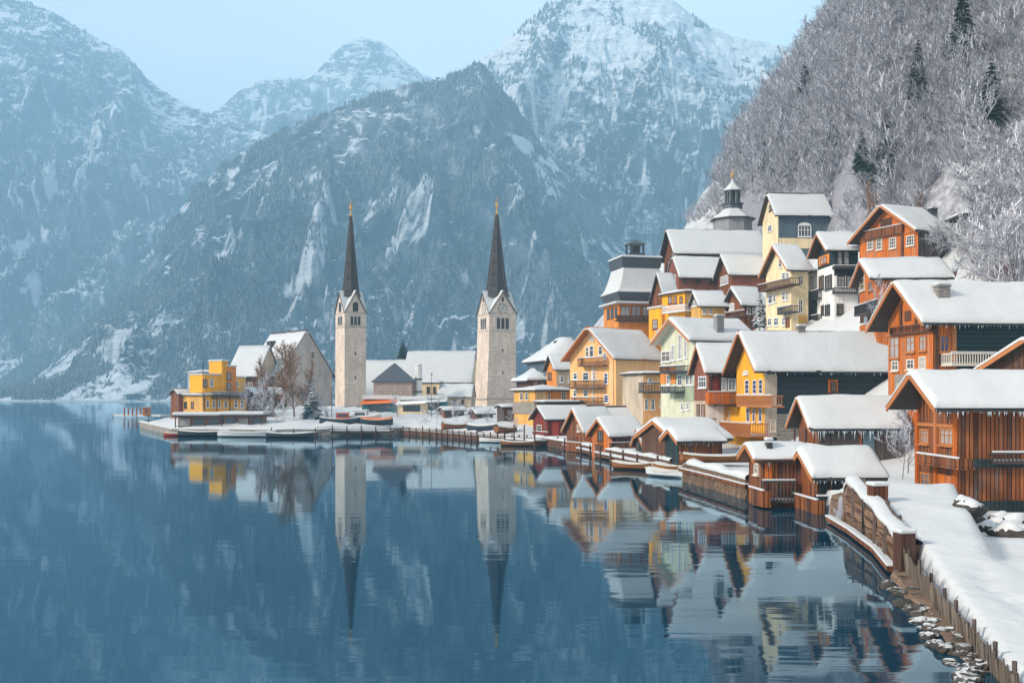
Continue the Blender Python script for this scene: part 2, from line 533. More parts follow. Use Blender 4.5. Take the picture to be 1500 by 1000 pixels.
# ------------------------------------------------------------------ mountains
def m_mount(name, snowline, amt, rockc=(.08,.105,.13), wood=(.014,.036,.058), hk=.38):  # rock and wood base colours carry added blue, haze tint put into colour
    t = NT(name)
    p = t.coord('World')
    sp = t.n('ShaderNodeSeparateXYZ'); t.l(p, sp.inputs[0])
    big = t.noise(t.coord('World', (1, 1, .8)), .0045, 5, .6, dist=.8)
    mid = t.noise(t.coord('World', (1, 1, 1.2)), .016, 6, .65, dist=.9)
    strata = t.noise(t.coord('World', (1, 1, 4.5)), .014, 7, .68, dist=1.4)
    fine = t.noise(t.coord('World', (1, 1, 1.6)), .055, 6, .7)
    vert = t.noise(t.coord('World', (1, 1, .22)), .035, 5, .65, dist=.4)
    chute = t.noise(t.coord('World', (1, 1, .16)), .011, 4, .55, dist=1.6)
    nz = t.normz()
    hgt = t.math('DIVIDE', sp.outputs[2], snowline)
    rock = t.mix(fine, tuple(x*.5 for x in rockc), tuple(x*1.9 for x in rockc))
    forest = t.mix(vert, tuple(x*.4 for x in wood), tuple(x*2.4 for x in wood))
    f = t.math('ADD', t.math('MULTIPLY', hgt, .6), t.math('MULTIPLY', t.math('SUBTRACT', big, .5), 1.6))
    f = t.math('ADD', f, t.math('MULTIPLY', t.math('SUBTRACT', mid, .5), .8))
    isrock = t.ramp(f, (.30, 0.0), (.60, 1.0))
    dark = t.mix(isrock, forest, rock)
    def term(x, k, c=.5): return t.math('MULTIPLY', t.math('SUBTRACT', x, c), k)
    s = term(strata, 1.7)
    for x in (term(fine, 1.2), term(mid, 1.5), term(big, 1.3), term(nz, 1.0, .70), t.math('MULTIPLY', hgt, hk)): s = t.math('ADD', s, x)
    hard = t.ramp(s, (amt, 0.0), (amt+.34, 1.0))
    ch = t.math('ADD', chute, term(fine, .12))
    ch = t.ramp(ch, (.570, 0.0), (.635, .95))
    dust = t.ramp(t.math('ADD', term(vert, 1.3), term(mid, 1.2)), (-.16, .02), (.30, .72))
    col = t.mix(t.math('MULTIPLY', dust, t.math('ADD', .55, t.math('MULTIPLY', isrock, .4))), dark, (.5,.54,.6))
    col = t.mix(hard, col, (.72,.75,.80))
    col = t.mix(ch, col, (.72,.75,.80))
    bp = t.bump(t.math('ADD', strata, t.math('MULTIPLY', fine, .6)), 16, 1.0)
    return t.fin(col, .9, .1)

def mountain(name, ridge, Db, Dr, mat, label, nc=420, nr=220, amp=70, seed=0., shape=1.15, base_py=588, crest=6, skew=.0, lat=150.):
    rp = np.array(ridge, float)
    px = np.linspace(rp[0,0], rp[-1,0], nc)
    py = np.interp(px, rp[:,0], rp[:,1])
    kk = np.ones(5)/5; py = np.convolve(np.pad(py, 2, 'edge'), kk, 'valid')
    t = np.concatenate([np.linspace(0, 1, nr), np.linspace(1.03, 1.9, 24)])
    PX, T = np.meshgrid(px, t); PY = np.meshgrid(py, t)[0]
    tan = (PX-750)/F
    tt = np.minimum(T, 1)
    Dw = (Dr-Db)*(.75+.25*np.clip((HOR+10-PY)/450, 0, 1))
    Y = Db+Dw*T
    zr = CH+(HOR-PY)/F*(Db+Dw)
    X0 = tan*Y
    zz = zr*np.power(tt, shape)
    zz = np.where(T > 1, zr*(1-(T-1)*.95), zz)
    hgt = np.clip(zr/400, .0, 1.2)
    g1 = ridged(X0/lat+seed+skew*tt*6+.35*fbm(X0/220+seed, Y/220, 3), Y/900+seed, 5)-.9
    g2 = fbm(X0/90+seed*2, Y/90, 6, .55)
    env = np.sin(math.pi*np.clip(tt, 0, 1)**.75)**.75*np.clip((1-tt)*3.5, .0, 1)
    zz = zz+(g1*amp+g2*amp*.55)*env*hgt
    # rock steps
    zz = zz+np.sin(zz/17+3*fbm(X0/120, Y/120, 3)+seed)*3.5*env*hgt
    zz = zz+fbm(X0/28+seed, Y/28, 3)*crest*hgt*np.clip(tt*3, 0, 1)
    zz = np.where(T > 1, np.maximum(zz, -1), zz)
    zz = np.maximum(zz, -1.5+0*zz)
    V = np.stack([X0, Y, zz], -1)
    n_, m_ = T.shape
    ix = np.arange(n_*m_).reshape(n_, m_)
    fc = np.stack([ix[:-1,:-1], ix[:-1,1:], ix[1:,1:], ix[1:,:-1]], -1).reshape(-1, 4)
    o = np_mesh(name, V.reshape(-1, 3), fc, mat, smooth=True)
    tag(o, label, 'mountain', kind='structure')
    return V, T

MT_FRONT = m_mount('wooded_rock', 700, -.14, hk=-.34)
MT_PEAK = m_mount('snowy_rock', 900, .02, hk=.62)
MT_LEFT = m_mount('wooded_rock_left', 1300, -.18, hk=.10)
MT_FAR = m_mount('far_snowy_rock', 1150, -.25)
R_FRONT = [(-60,584),(40,560),(80,530),(125,478),(170,437),(215,400),(240,340),(285,275),(330,240),(385,203),(440,178),(520,148),(600,126),(660,108),(705,92),(722,112),(745,140),(790,205),(850,282),(900,340),(950,395),(1010,460),(1120,540)]
R_PEAK = [(520,260),(580,190),(640,135),(700,92),(740,62),(775,28),(800,8),(830,-3),(880,-10),(930,-9),(960,-6),(990,2),(1015,22),(1040,42),(1080,56),(1115,62),(1150,70),(1250,90),(1420,110)]
R_LEFT = [(-330,-90),(-160,-60),(0,-6),(40,4),(75,16),(110,38),(150,60),(180,75),(200,95),(215,115),(250,141),(290,160),(330,176),(400,200),(480,245),(600,330)]
R_MID = [(300,230),(340,190),(370,175),(410,164),(440,156),(465,160),(490,175),(540,200),(640,260)]
R_FAR = [(240,200),(300,172),(325,155),(350,130),(385,117),(420,115),(452,113),(470,95),(490,75),(508,60),(530,55),(555,60),(578,74),(600,95),(620,108),(640,118),(700,150),(800,200)]
VF, TF = mountain('mountain', R_FRONT, 1320, 2000, MT_FRONT, 'dark wooded mountain spur with snowy ledges rising behind the two church towers', 620, 300, 62, 1.3, 1.1, skew=.25)
VP, TP = mountain('mountain', R_PEAK, 1750, 2700, MT_PEAK, 'tall rocky snow streaked summit behind the wooded spur', 480, 260, 110, 7.7, 1.05, lat=190., skew=-.3)
VL, TL = mountain('mountain', R_LEFT, 2200, 3550, MT_LEFT, 'broad hazy wooded mountain filling the left edge', 460, 260, 85, 12.1, 1.1, lat=210, skew=-.25)
VM, TM = mountain('mountain', R_MID, 3350, 3680, MT_LEFT, 'low bluish wooded ridge in the gap below the far peak', 160, 80, 60, 3.1)
VFar, TFar = mountain('mountain', R_FAR, 3800, 4150, MT_FAR, 'distant domed snowy peak in the gap between the mountains', 260, 140, 110, 5.5, 1.0, lat=260)

# far woods: thousands of firs on the slopes, each mass one thing nobody could count
def far_wood(V, T, n, label, seed, hmin, hmax, dens_shift=0.):
    rs = np.random.RandomState(seed)
    nr_, nc_ = T.shape
    i = rs.rand(n*3)*(nr_-26); j = rs.rand(n*3)*(nc_-1)
    i0, j0 = i.astype(int), j.astype(int)
    fi, fj = (i-i0)[:,None], (j-j0)[:,None]
    P = (V[i0,j0]*(1-fi)+V[np.minimum(i0+1, nr_-1), j0]*fi)*(1-fj)+(V[i0,j0+1]*(1-fi)+V[np.minimum(i0+1, nr_-1), j0+1]*fi)*fj
    m = fbm(P[:,0]/160+seed, P[:,2]/110, 4)+.55*fbm(P[:,0]/35, P[:,2]/70+seed, 3)
    keep = (m > -.18+dens_shift+rs.rand(len(m))*.30) & (P[:,2] > 2)
    P = P[keep][:n]
    k = len(P)
    h = (hmin+(hmax-hmin)*rs.rand(k)**1.5); r = h*(.17+.1*rs.rand(k))
    ang = rs.rand(k)*6.28
    sides = 4
    A = ang[:,None]+np.arange(sides)*2*math.pi/sides
    ring = np.stack([P[:,0:1]+r[:,None]*np.cos(A), P[:,1:2]+r[:,None]*np.sin(A), np.repeat((P[:,2]-1)[:,None], sides, 1)], -1)
    tip = np.stack([P[:,0]+rs.randn(k)*.2, P[:,1], P[:,2]+h], -1)[:,None,:]
    Vv = np.concatenate([ring, tip], 1).reshape(-1, 3)
    b = (np.arange(k)*(sides+1))[:,None]
    q = np.arange(sides)
    Fc = np.stack([b+q, b+(q+1) % sides, b+sides+0*q], -1).reshape(-1, 3)
    o = np_mesh('distant_wood', Vv, Fc, FIRMAT)
    tag(o, label, 'wood', kind='stuff')
FIRMAT = m_snowy('far_firs', (.010,.022,.028), (.04,.06,.07), -.1, .75, (.42,.47,.54))
far_wood(VF, TF, 30000, 'dark fir wood covering the near mountain spur', 21, 6, 13, .10)
far_wood(VL, TL, 30000, 'hazy fir wood covering the left mountain', 22, 9, 18, .10)
far_wood(VP, TP, 14000, 'sparse fir wood on the flanks of the rocky summit', 23, 9, 18, .35)

# narrow snowy far shore strip at the foot of the left mountains
m = MB()
for k in range(40):
    x0, x1 = -720+k*17, -720+(k+1)*17
    m.box(x0, x1, 1296+4*math.sin(k*.9), 1345, -1, 1.0+1.3*random.random())
o = m.build('far_shore', SNOW); tag(o, 'narrow snowy far shore at the foot of the left mountain', 'shore', kind='structure')

# ------------------------------------------------------------------ haze over the lake
HAZE_D = .00027
def m_haze():
    t = NT('haze')
    t.t.nodes.remove(t.b)
    v = t.n('ShaderNodeVolumePrincipled')
    v.inputs['Color'].default_value = (.50, .80, 1.0, 1)
    v.inputs['Density'].default_value = HAZE_D
    v.inputs['Anisotropy'].default_value = -.15
    t.l(v.outputs[0], t.out.inputs['Volume'])
    return t.mat
m = MB(); m.box(-3950, 3950, -420, 6900, -4.5, 1510)
hz = m.build('haze', m_haze()); tag(hz, 'pale blue winter haze over the lake', 'haze', kind='stuff')
# ------------------------------------------------------------------ houses
rnd = random.Random(5)
ICE = m_glass('ice', (.55,.65,.72), .15, .8)
class House:
    """gabled or hipped house; local frame: x = m*a along the ridge, y = b across it, origin at the near corner on the ground"""
    def __init__(s, name, label, cat, c, D, g, e, base, eave, ridge, w, m=1, og=.8, os=.6, ob=None, gm=None, sm=None,
                 roof='gable', t=.42, found=7., group=None, rb=.5, trim=None, hip=(1., 1.), wall='wall', hole=None, L=None, slid=()):
        s.m, s.D = m, D
        tc, tg, te = (c-750)/F, (g-750)/F, (e-750)/F
        s.X, s.Y = tc*D, D
        if m == 1:
            K = (s.X-tg*D)/w; ph = math.atan(tg)
            th = math.asin(max(-1, min(1, K/math.hypot(1, tg))))-ph
            s.sd = (math.cos(th), math.sin(th)); s.gd = (-math.sin(th), math.cos(th))
        else:
            K = (tg*D-s.X)/w; ph = math.atan(tg)
            th = math.asin(max(-1, min(1, K/math.hypot(1, tg))))+ph
            s.sd = (-math.cos(th), math.sin(th)); s.gd = (math.sin(th), math.cos(th))
        s.th = th
        s.w = w
        s.L = L if L else (te*D-s.X)/(s.sd[0]-te*s.sd[1])
        s.zb = s.zw(base, D)
        t = t*.72; s.t = t; s.slid = slid
        ymid = D+s.gd[1]*w*rb
        zr = s.zw(ridge, ymid)-s.zb-t*1.0
        zeo = s.zw(eave, D-os*s.gd[1])-s.zb
        s.os, s.og = os, og
        ob = .5 if ob is None else ob
        s.rb = rb*w
        sl = (zr-zeo)/(s.rb+os)
        s.ze = zeo+sl*os; s.zr = zr; s.slope = sl
        s.slope2 = (zr-s.ze)/(w-s.rb)
        s.root = empty(name, (s.X, s.Y, s.zb), s.m*th, label, cat, group)
        gm = gm or CREAM; sm = sm or gm
        s.trim = trim or DARKWOOD
        x = lambda a: s.m*a
        # walls
        mb = MB(); f = -found; L_, W_ = s.L, w
        if roof == 'gable':
            mb.poly([(x(0),0,f),(x(0),W_,f),(x(0),W_,s.ze),(x(0),s.rb,zr),(x(0),0,s.ze)], 0)
            mb.poly([(x(L_),0,f),(x(L_),W_,f),(x(L_),W_,s.ze),(x(L_),s.rb,zr),(x(L_),0,s.ze)], 0)
            mb.quad((x(0),0,s.ze),(x(0),s.rb,zr),(x(L_),s.rb,zr),(x(L_),0,s.ze), 0)
            mb.quad((x(0),W_,s.ze),(x(0),s.rb,zr),(x(L_),s.rb,zr),(x(L_),W_,s.ze), 0)
        else:
            for aa in (0, L_): mb.quad((x(aa),0,f),(x(aa),W_,f),(x(aa),W_,s.ze),(x(aa),0,s.ze), 0)
            mb.quad((x(0),0,s.ze),(x(L_),0,s.ze),(x(L_),W_,s.ze),(x(0),W_,s.ze), 0)
        for bb in (0, W_): mb.quad((x(0),bb,f),(x(L_),bb,f),(x(L_),bb,s.ze),(x(0),bb,s.ze), 1)
        mb.build(wall, [gm, sm], s.root, fix=False)
        # roof height function
        A0, A1, B0, B1 = -og, L_+ob, -os, W_+os
        hp = hip
        def planes(a, b):
            p = [s.ze+sl*b, s.ze+s.slope2*(W_-b)]
            if roof == 'hip':
                zr_ = s.ze
                p += [zr_+sl*hp[0]*a, zr_+sl*hp[1]*(L_-a)]
            return p
        s.planes = planes
        def zf(a, b, k=0):
            p = planes(a, b)
            if k == 0: return min(p)
            mn = min(p)
            return mn-k*math.log(sum(math.exp(-(q-mn)/k) for q in p))
        s.zf = zf
        # roof slab
        th_ = .22
        if roof == 'gable':
            A = [A0, A1]; B = [B0, s.rb, B1]
        else:
            n = 18
            A = [A0+(A1-A0)*i/n for i in range(n+1)]; B = [B0+(B1-B0)*i/12 for i in range(13)]
        mb = MB(); na, nb = len(A), len(B)
        vs = [(x(a), b, zf(a, b)+.02) for a in A for b in B]+[(x(a), b, zf(a, b)-th_+.02) for a in A for b in B]
        N = na*nb; fs = []
        for i in range(na-1):
            for j in range(nb-1):
                q = (i*nb+j, (i+1)*nb+j, (i+1)*nb+j+1, i*nb+j+1)
                fs.append(q); fs.append(tuple(N+k for k in reversed(q)))
        for j in range(nb-1):
            for i in (0, na-1): fs.append((i*nb+j, i*nb+j+1, N+i*nb+j+1, N+i*nb+j))
        for i in range(na-1):
            for j in (0, nb-1): fs.append((i*nb+j, (i+1)*nb+j, N+(i+1)*nb+j, N+i*nb+j))
        mb.mesh(vs, fs)
        s.roof = mb.build('roof', s.trim, s.root)
        if hole != 'bare': s.snow(A0-.06, A1+.06, B0-.08, B1+.08, t)
        # barge boards on the front gable, gutter on the near eave
        if roof == 'gable' and D < 240:
            mb = MB(); bw = .30
            for (b0, b1) in ((B0, s.rb), (s.rb, B1)):
                z0, z1 = zf(A0, b0), zf(A0, b1)
                pts = [(b0, z0), (b1, z1), (b1, z1-bw-.03), (b0, z0-bw-.03)]
                vs = [(x(A0-.03), p[0], p[1]) for p in pts]+[(x(A0+.06), p[0], p[1]) for p in pts]
                mb.mesh(vs, [(0,1,2,3),(7,6,5,4),(0,4,5,1),(1,5,6,2),(2,6,7,3),(3,7,4,0)])
            mb.build('barge_board', TRIM if D < 150 else s.trim, s.roof)
        if D < 125 and hole != 'bare': s.icicles(int(s.L*4), .35)
        if D < 170:
            mb = MB(); mb.bar((x(A0+.1), B0-.05, zf(0, B0)-.16), (x(A1-.1), B0-.05, zf(0, B0)-.16), .07, n=6)
            mb.build('gutter', BLACK, s.roof)
    def zw(s, py, Y): return CH+(HOR-py)/F*Y
    def snow(s, A0, A1, B0, B1, t):
        rs = random.Random(int(s.X*10))
        def grid(lo, hi, step, extra=()):
            g = [lo, lo+.03, lo+.10, lo+.22, lo+.4]
            n = max(2, int((hi-lo-.8)/step)); g += [lo+.4+(hi-lo-.8)*i/n for i in range(1, n)]
            g += [hi-.4, hi-.22, hi-.10, hi-.03, hi]
            return g
        st = .55 if s.D < 90 else (.8 if s.D < 140 else 1.2)
        A = grid(A0, A1, st*1.3); B = grid(B0, B1, st)
        na, nb = len(A), len(B)
        AA, BB = np.meshgrid(np.array(A), np.array(B), indexing='ij')
        nz = fbm(AA/3.1+s.X, BB/2.3+s.Y, 4)*.13+fbm(AA/.9+s.X, BB/.8, 2)*.035
        dr = fbm(AA/1.3+s.X*2, BB*0+s.Y, 3)*.20+fbm(AA/.45+s.X*2, BB*0, 2)*.07
        P = []; Q = []
        for i, a in enumerate(A):
            for j, b in enumerate(B):
                e1 = min(a-A0, A1-a); e2 = min(b-B0, B1-b)
                def rnd(e): 
                    e = min(1, e/.42); return math.sqrt(max(0, 1-(1-e)**2))
                k = rnd(e1)*rnd(e2)
                zt = s.zf(a, b, .10)+max(.03, (t*(1+nz[i,j]*2.2)*(.25+.75*k)) if k > .02 else .05)
                bb = b
                if s.slid:
                    for (sa, sb, sw, sh_) in s.slid:
                        q_ = math.exp(-((a-sa)/sw)**4-((b-sb-.12*math.sin(a*2.1))/sh_)**4); zt = zt*(1-q_)+(s.zf(a, b, .10)+.05)*q_
                if e2 < .5: bb = b+(dr[i,j] if b < (B0+B1)/2 else -dr[i,j])*(1-e2/.5)
                P.append((s.m*a, bb, zt)); Q.append((s.m*a, bb, s.zf(a, b)+.025))
        N = na*nb; fs = []
        for i in range(na-1):
            for j in range(nb-1):
                q = (i*nb+j, (i+1)*nb+j, (i+1)*nb+j+1, i*nb+j+1); fs.append(q)
                fs.append(tuple(N+k for k in reversed(q)))
        for j in range(nb-1):
            for i in (0, na-1): fs.append((i*nb+j, i*nb+j+1, N+i*nb+j+1, N+i*nb+j))
        for i in range(na-1):
            for j in (0, nb-1): fs.append((i*nb+j, (i+1)*nb+j, N+(i+1)*nb+j, N+i*nb+j))
        mb = MB(); mb.mesh(P+Q, fs)
        return mb.build('snow', SNOW, s.roof, smooth=True)
    # ---- picture point on a wall -> local (u, z)
    def uz(s, f, px, py, off=0.):
        t = (px-750)/F
        d = s.gd if f == 'g' else s.sd
        o = s.sd if f == 'g' else s.gd
        X0, Y0 = s.X-o[0]*off, s.Y-o[1]*off
        u = (t*Y0-X0)/(d[0]-t*d[1])
        return u, s.zw(py, Y0+u*d[1])-s.zb
    def P(s, f, u, z, p):
        return (s.m*-p, u, z) if f == 'g' else (s.m*u, -p, z)
    def fb(s, mb, f, u0, u1, z0, z1, p0, p1, m=0):
        a = s.P(f, u0, z0, p0); b = s.P(f, u1, z1, p1)
        mb.box(a[0], b[0], a[1], b[1], a[2], b[2], m)
    def rect(s, f, r, off=0.):
        u0, z0 = s.uz(f, r[0], r[3], off); u1, _ = s.uz(f, r[2], r[3], off); _, z1 = s.uz(f, (r[0]+r[2])/2, r[1], off)
        _, z0 = s.uz(f, (r[0]+r[2])/2, r[3], off)
        return min(u0, u1), max(u0, u1), min(z0, z1), max(z0, z1)
    def panel(s, f, r, mat, p=.05, p0=-.05, name='panel'):
        u0, u1, z0, z1 = s.rect(f, r)
        mb = MB(); s.fb(mb, f, u0, u1, z0, z1, p0, p)
        return mb.build(name, mat, s.root)
    def win(s, f, r, fr=None, gl=None, nv=1, nh=1, p=.0, sh=None, sill=True):
        u0, u1, z0, z1 = s.rect(f, r)
        fr = fr or WHITETRIM; gl = gl or GLASS
        if gl is GLASS: gl = rnd.choice([GLASS, GLASS, GLASS_DIM, GLASS_WARM])
        fw = min(.11, (u1-u0)*.14)
        mb = MB()
        for (a, b, c, d) in ((u0, u1, z1-fw, z1), (u0, u1, z0, z0+fw), (u0, u0+fw, z0+fw, z1-fw), (u1-fw, u1, z0+fw, z1-fw)):
            s.fb(mb, f, a, b, c, d, p-.03, p+.10)
        bw = fw*.55
        for i in range(nv):
            uc = u0+(u1-u0)*(i+1)/(nv+1); s.fb(mb, f, uc-bw/2, uc+bw/2, z0+fw, z1-fw, p-.03, p+.075)
        for i in range(nh):
            zc = z0+(z1-z0)*(i+1)/(nh+1)+ (z1-z0)*.1*(nh == 1); s.fb(mb, f, u0+fw, u1-fw, zc-bw/2, zc+bw/2, p-.03, p+.068)
        if sill: s.fb(mb, f, u0-.08, u1+.08, z0-.09, z0-.003, p-.03, p+.2)
        w = mb.build('window', fr, s.root)
        mb = MB(); s.fb(mb, f, u0+fw*.9, u1-fw*.9, z0+fw*.9, z1-fw*.9, p-.02, p+.03)
        mb.build('pane', gl, w)
        if sill and s.D < 180:
            mb = MB(); s.fb(mb, f, u0-.07, u1+.07, z0-.088, z0-.02, p+.1, p+.21); 
        if sh:
            for a in (u0-(u1-u0)*.48, u1+.02):
                mb = MB(); s.fb(mb, f, a, a+(u1-u0)*.46, z0, z1, p-.02, p+.06); mb.build('shutter', sh, s.root)
        return w
    def balcony(s, f, r, depth=1.1, mat=None, solid=False, snow=True, rail=None):
        """r: picture rectangle of the railing"""
        mat = mat or TRIM
        u0, u1, z0, z1 = s.rect(f, r, depth)
        mb = MB(); s.fb(mb, f, u0, u1, z0-.14, z0, -.1, depth)
        b = mb.build('balcony', mat, s.root)
        mb = MB()
        s.fb(mb, f, u0, u1, z1-.09, z1, depth-.1, depth+.02)
        s.fb(mb, f, u0, u0+.09, z1-.087, z1-.003, 0, depth-.1); s.fb(mb, f, u1-.09, u1, z1-.087, z1-.003, 0, depth-.1)
        if solid:
            s.fb(mb, f, u0, u1, z0+.02, z1-.092, depth-.06, depth-.01)
            s.fb(mb, f, u0, u0+.05, z0+.02, z1-.092, 0, depth-.063); s.fb(mb, f, u1-.05, u1, z0+.02, z1-.092, 0, depth-.063)
        else:
            n = max(4, int((u1-u0)/.22))
            for i in range(n+1):
                u = u0+.03+(u1-u0-.06)*i/n; s.fb(mb, f, u-.03, u+.03, z0+.002, z1-.092, depth-.075, depth-.015)
            k = max(2, int(depth/.25))
            for i in range(k):
                pp = depth*(i+.5)/k*.9
                for u in (u0, u1-.05): s.fb(mb, f, u, u+.05, z0+.002, z1-.09, pp, pp+.06)
        mb.build('railing', mat, b)
        if snow:
            mb = MB(); s.fb(mb, f, u0-.02, u1+.02, z1+.002, z1+.12, depth-.14, depth+.05)
            s.fb(mb, f, u0+.06, u1-.06, z0+.002, z0+.14, .1, depth-.12)
            o = mb.build('snow', SNOW, b)
            bv = o.modifiers.new('soft', 'BEVEL'); bv.width = .04; bv.segments = 2
        return b
    def chimney(s, px0, px1, py0, py1, b=.35, mat=None, cap=True):
        bb = s.w*b; Xb, Yb = s.X+s.gd[0]*bb, s.Y+s.gd[1]*bb
        def a_of(px):
            t = (px-750)/F; return (t*Yb-Xb)/(s.sd[0]-t*s.sd[1])
        a0, a1 = sorted((a_of(px0), a_of(px1)))
        zt = s.zw(py0, Yb+.5*(a0+a1)*s.sd[1])-s.zb
        d = min(1.4, max(.5, (a1-a0)*.8))
        zlow = s.zf((a0+a1)/2, bb)-.5
        mb = MB(); mb.box(s.m*a0, s.m*a1, bb-d/2, bb+d/2, zlow, zt-.12)
        if cap: mb.box(s.m*a0-s.m*.08, s.m*a1+s.m*.08, bb-d/2-.08, bb+d/2+.08, zt-.12, zt)
        c = mb.build('chimney', mat or CHIM, s.roof)
        mb = MB(); x0, x1 = sorted((s.m*a0, s.m*a1)); mb.box(x0-.06, x1+.06, bb-d/2-.06, bb+d/2+.06, zt+.002, zt+.22)
        o = mb.build('snow', SNOW, s.roof); bv = o.modifiers.new('soft', 'BEVEL'); bv.width = .09; bv.segments = 3
        return c
    def icicles(s, n=60, zmax=.6, a0=None, a1=None):
        mb = MB(); rs = random.Random(n)
        a0 = -s.og if a0 is None else a0; a1 = s.L+.4 if a1 is None else a1
        z = s.zf(0, -s.os)-.12
        for i in range(n):
            a = a0+(a1-a0)*rs.random(); l = zmax*rs.random()**2+.08
            mb.bar((s.m*a, -s.os-.06, z), (s.m*a, -s.os-.06, z-l), .035, n=4, r2=.004)
        o = mb.build('icicle_fringe', ICE, s.roof)
    def posts(s, f, pxs, py0, py1, off, r=.09, mat=None, name='post'):
        for px in pxs:
            u, z1 = s.uz(f, px, py0, off); _, z0 = s.uz(f, px, py1, off)
            mb = MB(); mb.bar(s.P(f, u, z0, off), s.P(f, u, z1, off), r, n=6); mb.build(name, mat or DARKWOOD, s.root)
ICE = m_glass('ice', (.55,.65,.72), .15, .8)
def wins(h, f, rects, **k):
    for r in rects: h.win(f, r, **k)

# --- right foreground: large two storey boathouse
h = House('boathouse', 'large weathered brown plank boathouse with two storeys at the right edge, above the snowy rocks', 'boathouse',
          1401, 58, 1344, 1600, 752, 597, 537, 5.4, og=1.6, os=.9, gm=BROWN, sm=BROWN, t=.5, found=2.5)
h.balcony('g', (1343,668,1402,680), .9, BROWN, solid=True)
h.balcony('s', (1455,663,1600,676), .55, DARKWOOD)
h.panel('s', (1401,672,1600,684), SHED_DARK, .3, name='floor_beam')
h.panel('s', (1401,733,1600,752), SHED_DARK, .12, name='plinth')
h.panel('g', (1340,733,1401,750), BROWN_DK, .12, name='plinth')
wins(h, 'g', [(1378,627,1398,652),(1349,628,1362,650)], fr=TRIM, gl=GLASS_PALE, nv=2)
h.win('g', (1350,692,1364,716), fr=TRIM, gl=GLASS, nv=1)
h.panel('g', (1344,620,1401,625), TRIM, .1, name='trim_board')
for px in (1344.5, 1372, 1400):
    h.panel('g', (px-1.4, 604, px+1.4, 735), ORANGE, .14, name='corner_post')
h.panel('g', (1376,695,1396,733), ORANGE, .08, name='door')
h.panel('s', (1402,600,1600,604), TRIM, .12, name='trim_board')
h.icicles(90, .4)

# --- building further right whose snowy gable edge shows
h = House('chalet', 'dark gabled house at the right edge of which only a snowy roof slope shows', 'house',
          1580, 72, 1446, 1640, 600, 540, 490, 7.0, og=.9, gm=BROWN_DK, t=.4, L=8, found=5)

# --- orange chalet with dark side
h = House('chalet', 'bright orange timber chalet with a dark teal side wall and deep gable overhang', 'house',
          1367, 80, 1301, 1640, 548, 472, 406, 7.0, og=1.5, os=1.0, gm=ORANGE, sm=SLATE_GREEN, t=.5, found=9)
wins(h, 'g', [(1304,493,1318,525),(1328,492,1341,516),(1347,491,1358,514)], fr=TRIM, gl=GLASS_PALE, nv=1)
wins(h, 'g', [(1307,528,1317,543),(1329,526,1340,541)], fr=PALETRIM, gl=GLASS, nv=1)
h.win('g', (1347,522,1357,541), fr=PALETRIM, gl=GLASS_PALE)
h.panel('g', (1301,486,1366,490), TRIM, .18, name='trim_board')
h.balcony('g', (1303,476,1362,486), .35, BROWN_DK, snow=False)
h.panel('g', (1319,446,1322,486), BROWN_DK, .1, name='trim_board'); h.panel('g', (1341,446,1344,486), BROWN_DK, .1, name='trim_board')
h.panel('g', (1326,455,1335,470), BROWN_DK, .07, name='attic_hatch')
h.panel('s', (1368,474,1400,546), ORANGE, .06, name='panel')
h.panel('s', (1369,474,1373,546), BROWN_DK, .2, name='corner_post')
h.panel('s', (1393,474,1399,546), TRIM, .22, name='corner_post')
h.win('s', (1375,491,1390,516), fr=TRIM, gl=GLASS_BLUE, p=.06)
h.panel('s', (1374,520,1392,534), BROWN_DK, .15, name='bench_box')
h.balcony('s', (1394,517,1472,533), 1.6, PALETRIM)
h.chimney(1371,1388,418,437,.22)
h.panel('g', (1312,548,1340,600), BASESTONE, .1, name='stone_pier')

# --- long barn-like house with yellow gable
h = House('house', 'bright yellow gabled house with dark board side, long snowy roof and wooden balconies', 'house',
          1120, 100, 1079, 1322, 642, 543, 478, 7.2, og=1.3, os=.7, gm=YELLOW, sm=SLATE, t=.55, found=5)
wins(h, 'g', [(1092,556,1098,577),(1103,556,1109,577),(1112,555,1118,577)], fr=PALETRIM, gl=GLASS_BLUE, nv=0, nh=2)
wins(h, 'g', [(1094,597,1099,618),(1103,598,1107,618),(1112,597,1117,618)], fr=PALETRIM, gl=GLASS_BLUE, nv=0, nh=1)
h.win('g', (1090,543,1096,548), fr=WHITETRIM, gl=GLASS_PALE, nv=0, nh=0)
h.balcony('g', (1079,579,1130,594), 1.2, TRIM)
h.panel('s', (1120,548,1138,640), BEIGE, .05, name='panel')
h.panel('s', (1138,606,1322,650), BASESTONE, .05, name='stone_base')
h.panel('s', (1213,556,1227,575), ORANGE, .08, name='window_surround')
h.win('s', (1216,559,1224,574), fr=BROWN_DK, gl=GLASS, p=.08)
h.chimney(1168,1178,478,487,.45)
h.win('s', (1128,614,1136,632), fr=PALETRIM, gl=GLASS)
yh = h
# yellow lower wing with curved balcony
u0, u1, z0, z1 = h.rect('g', (1056,595,1082,642))
mb = MB(); mb.box(-.02, 2.2, u0, u1, -5, z1); mb.build('lower_wing', YELLOW, h.root)
mb = MB(); mb.box(-1.7, 2.2, u0-.5, u1+.3, z1+.003, z1+.18); mb.build('wing_roof', DARKWOOD, h.root)
h.balcony('g', (1054,619,1099,636), 1.9, TRIM)
wins(h, 'g', [(1064,604,1069,614),(1060,640,1066,650)], fr=PALETRIM, gl=GLASS, nv=0)

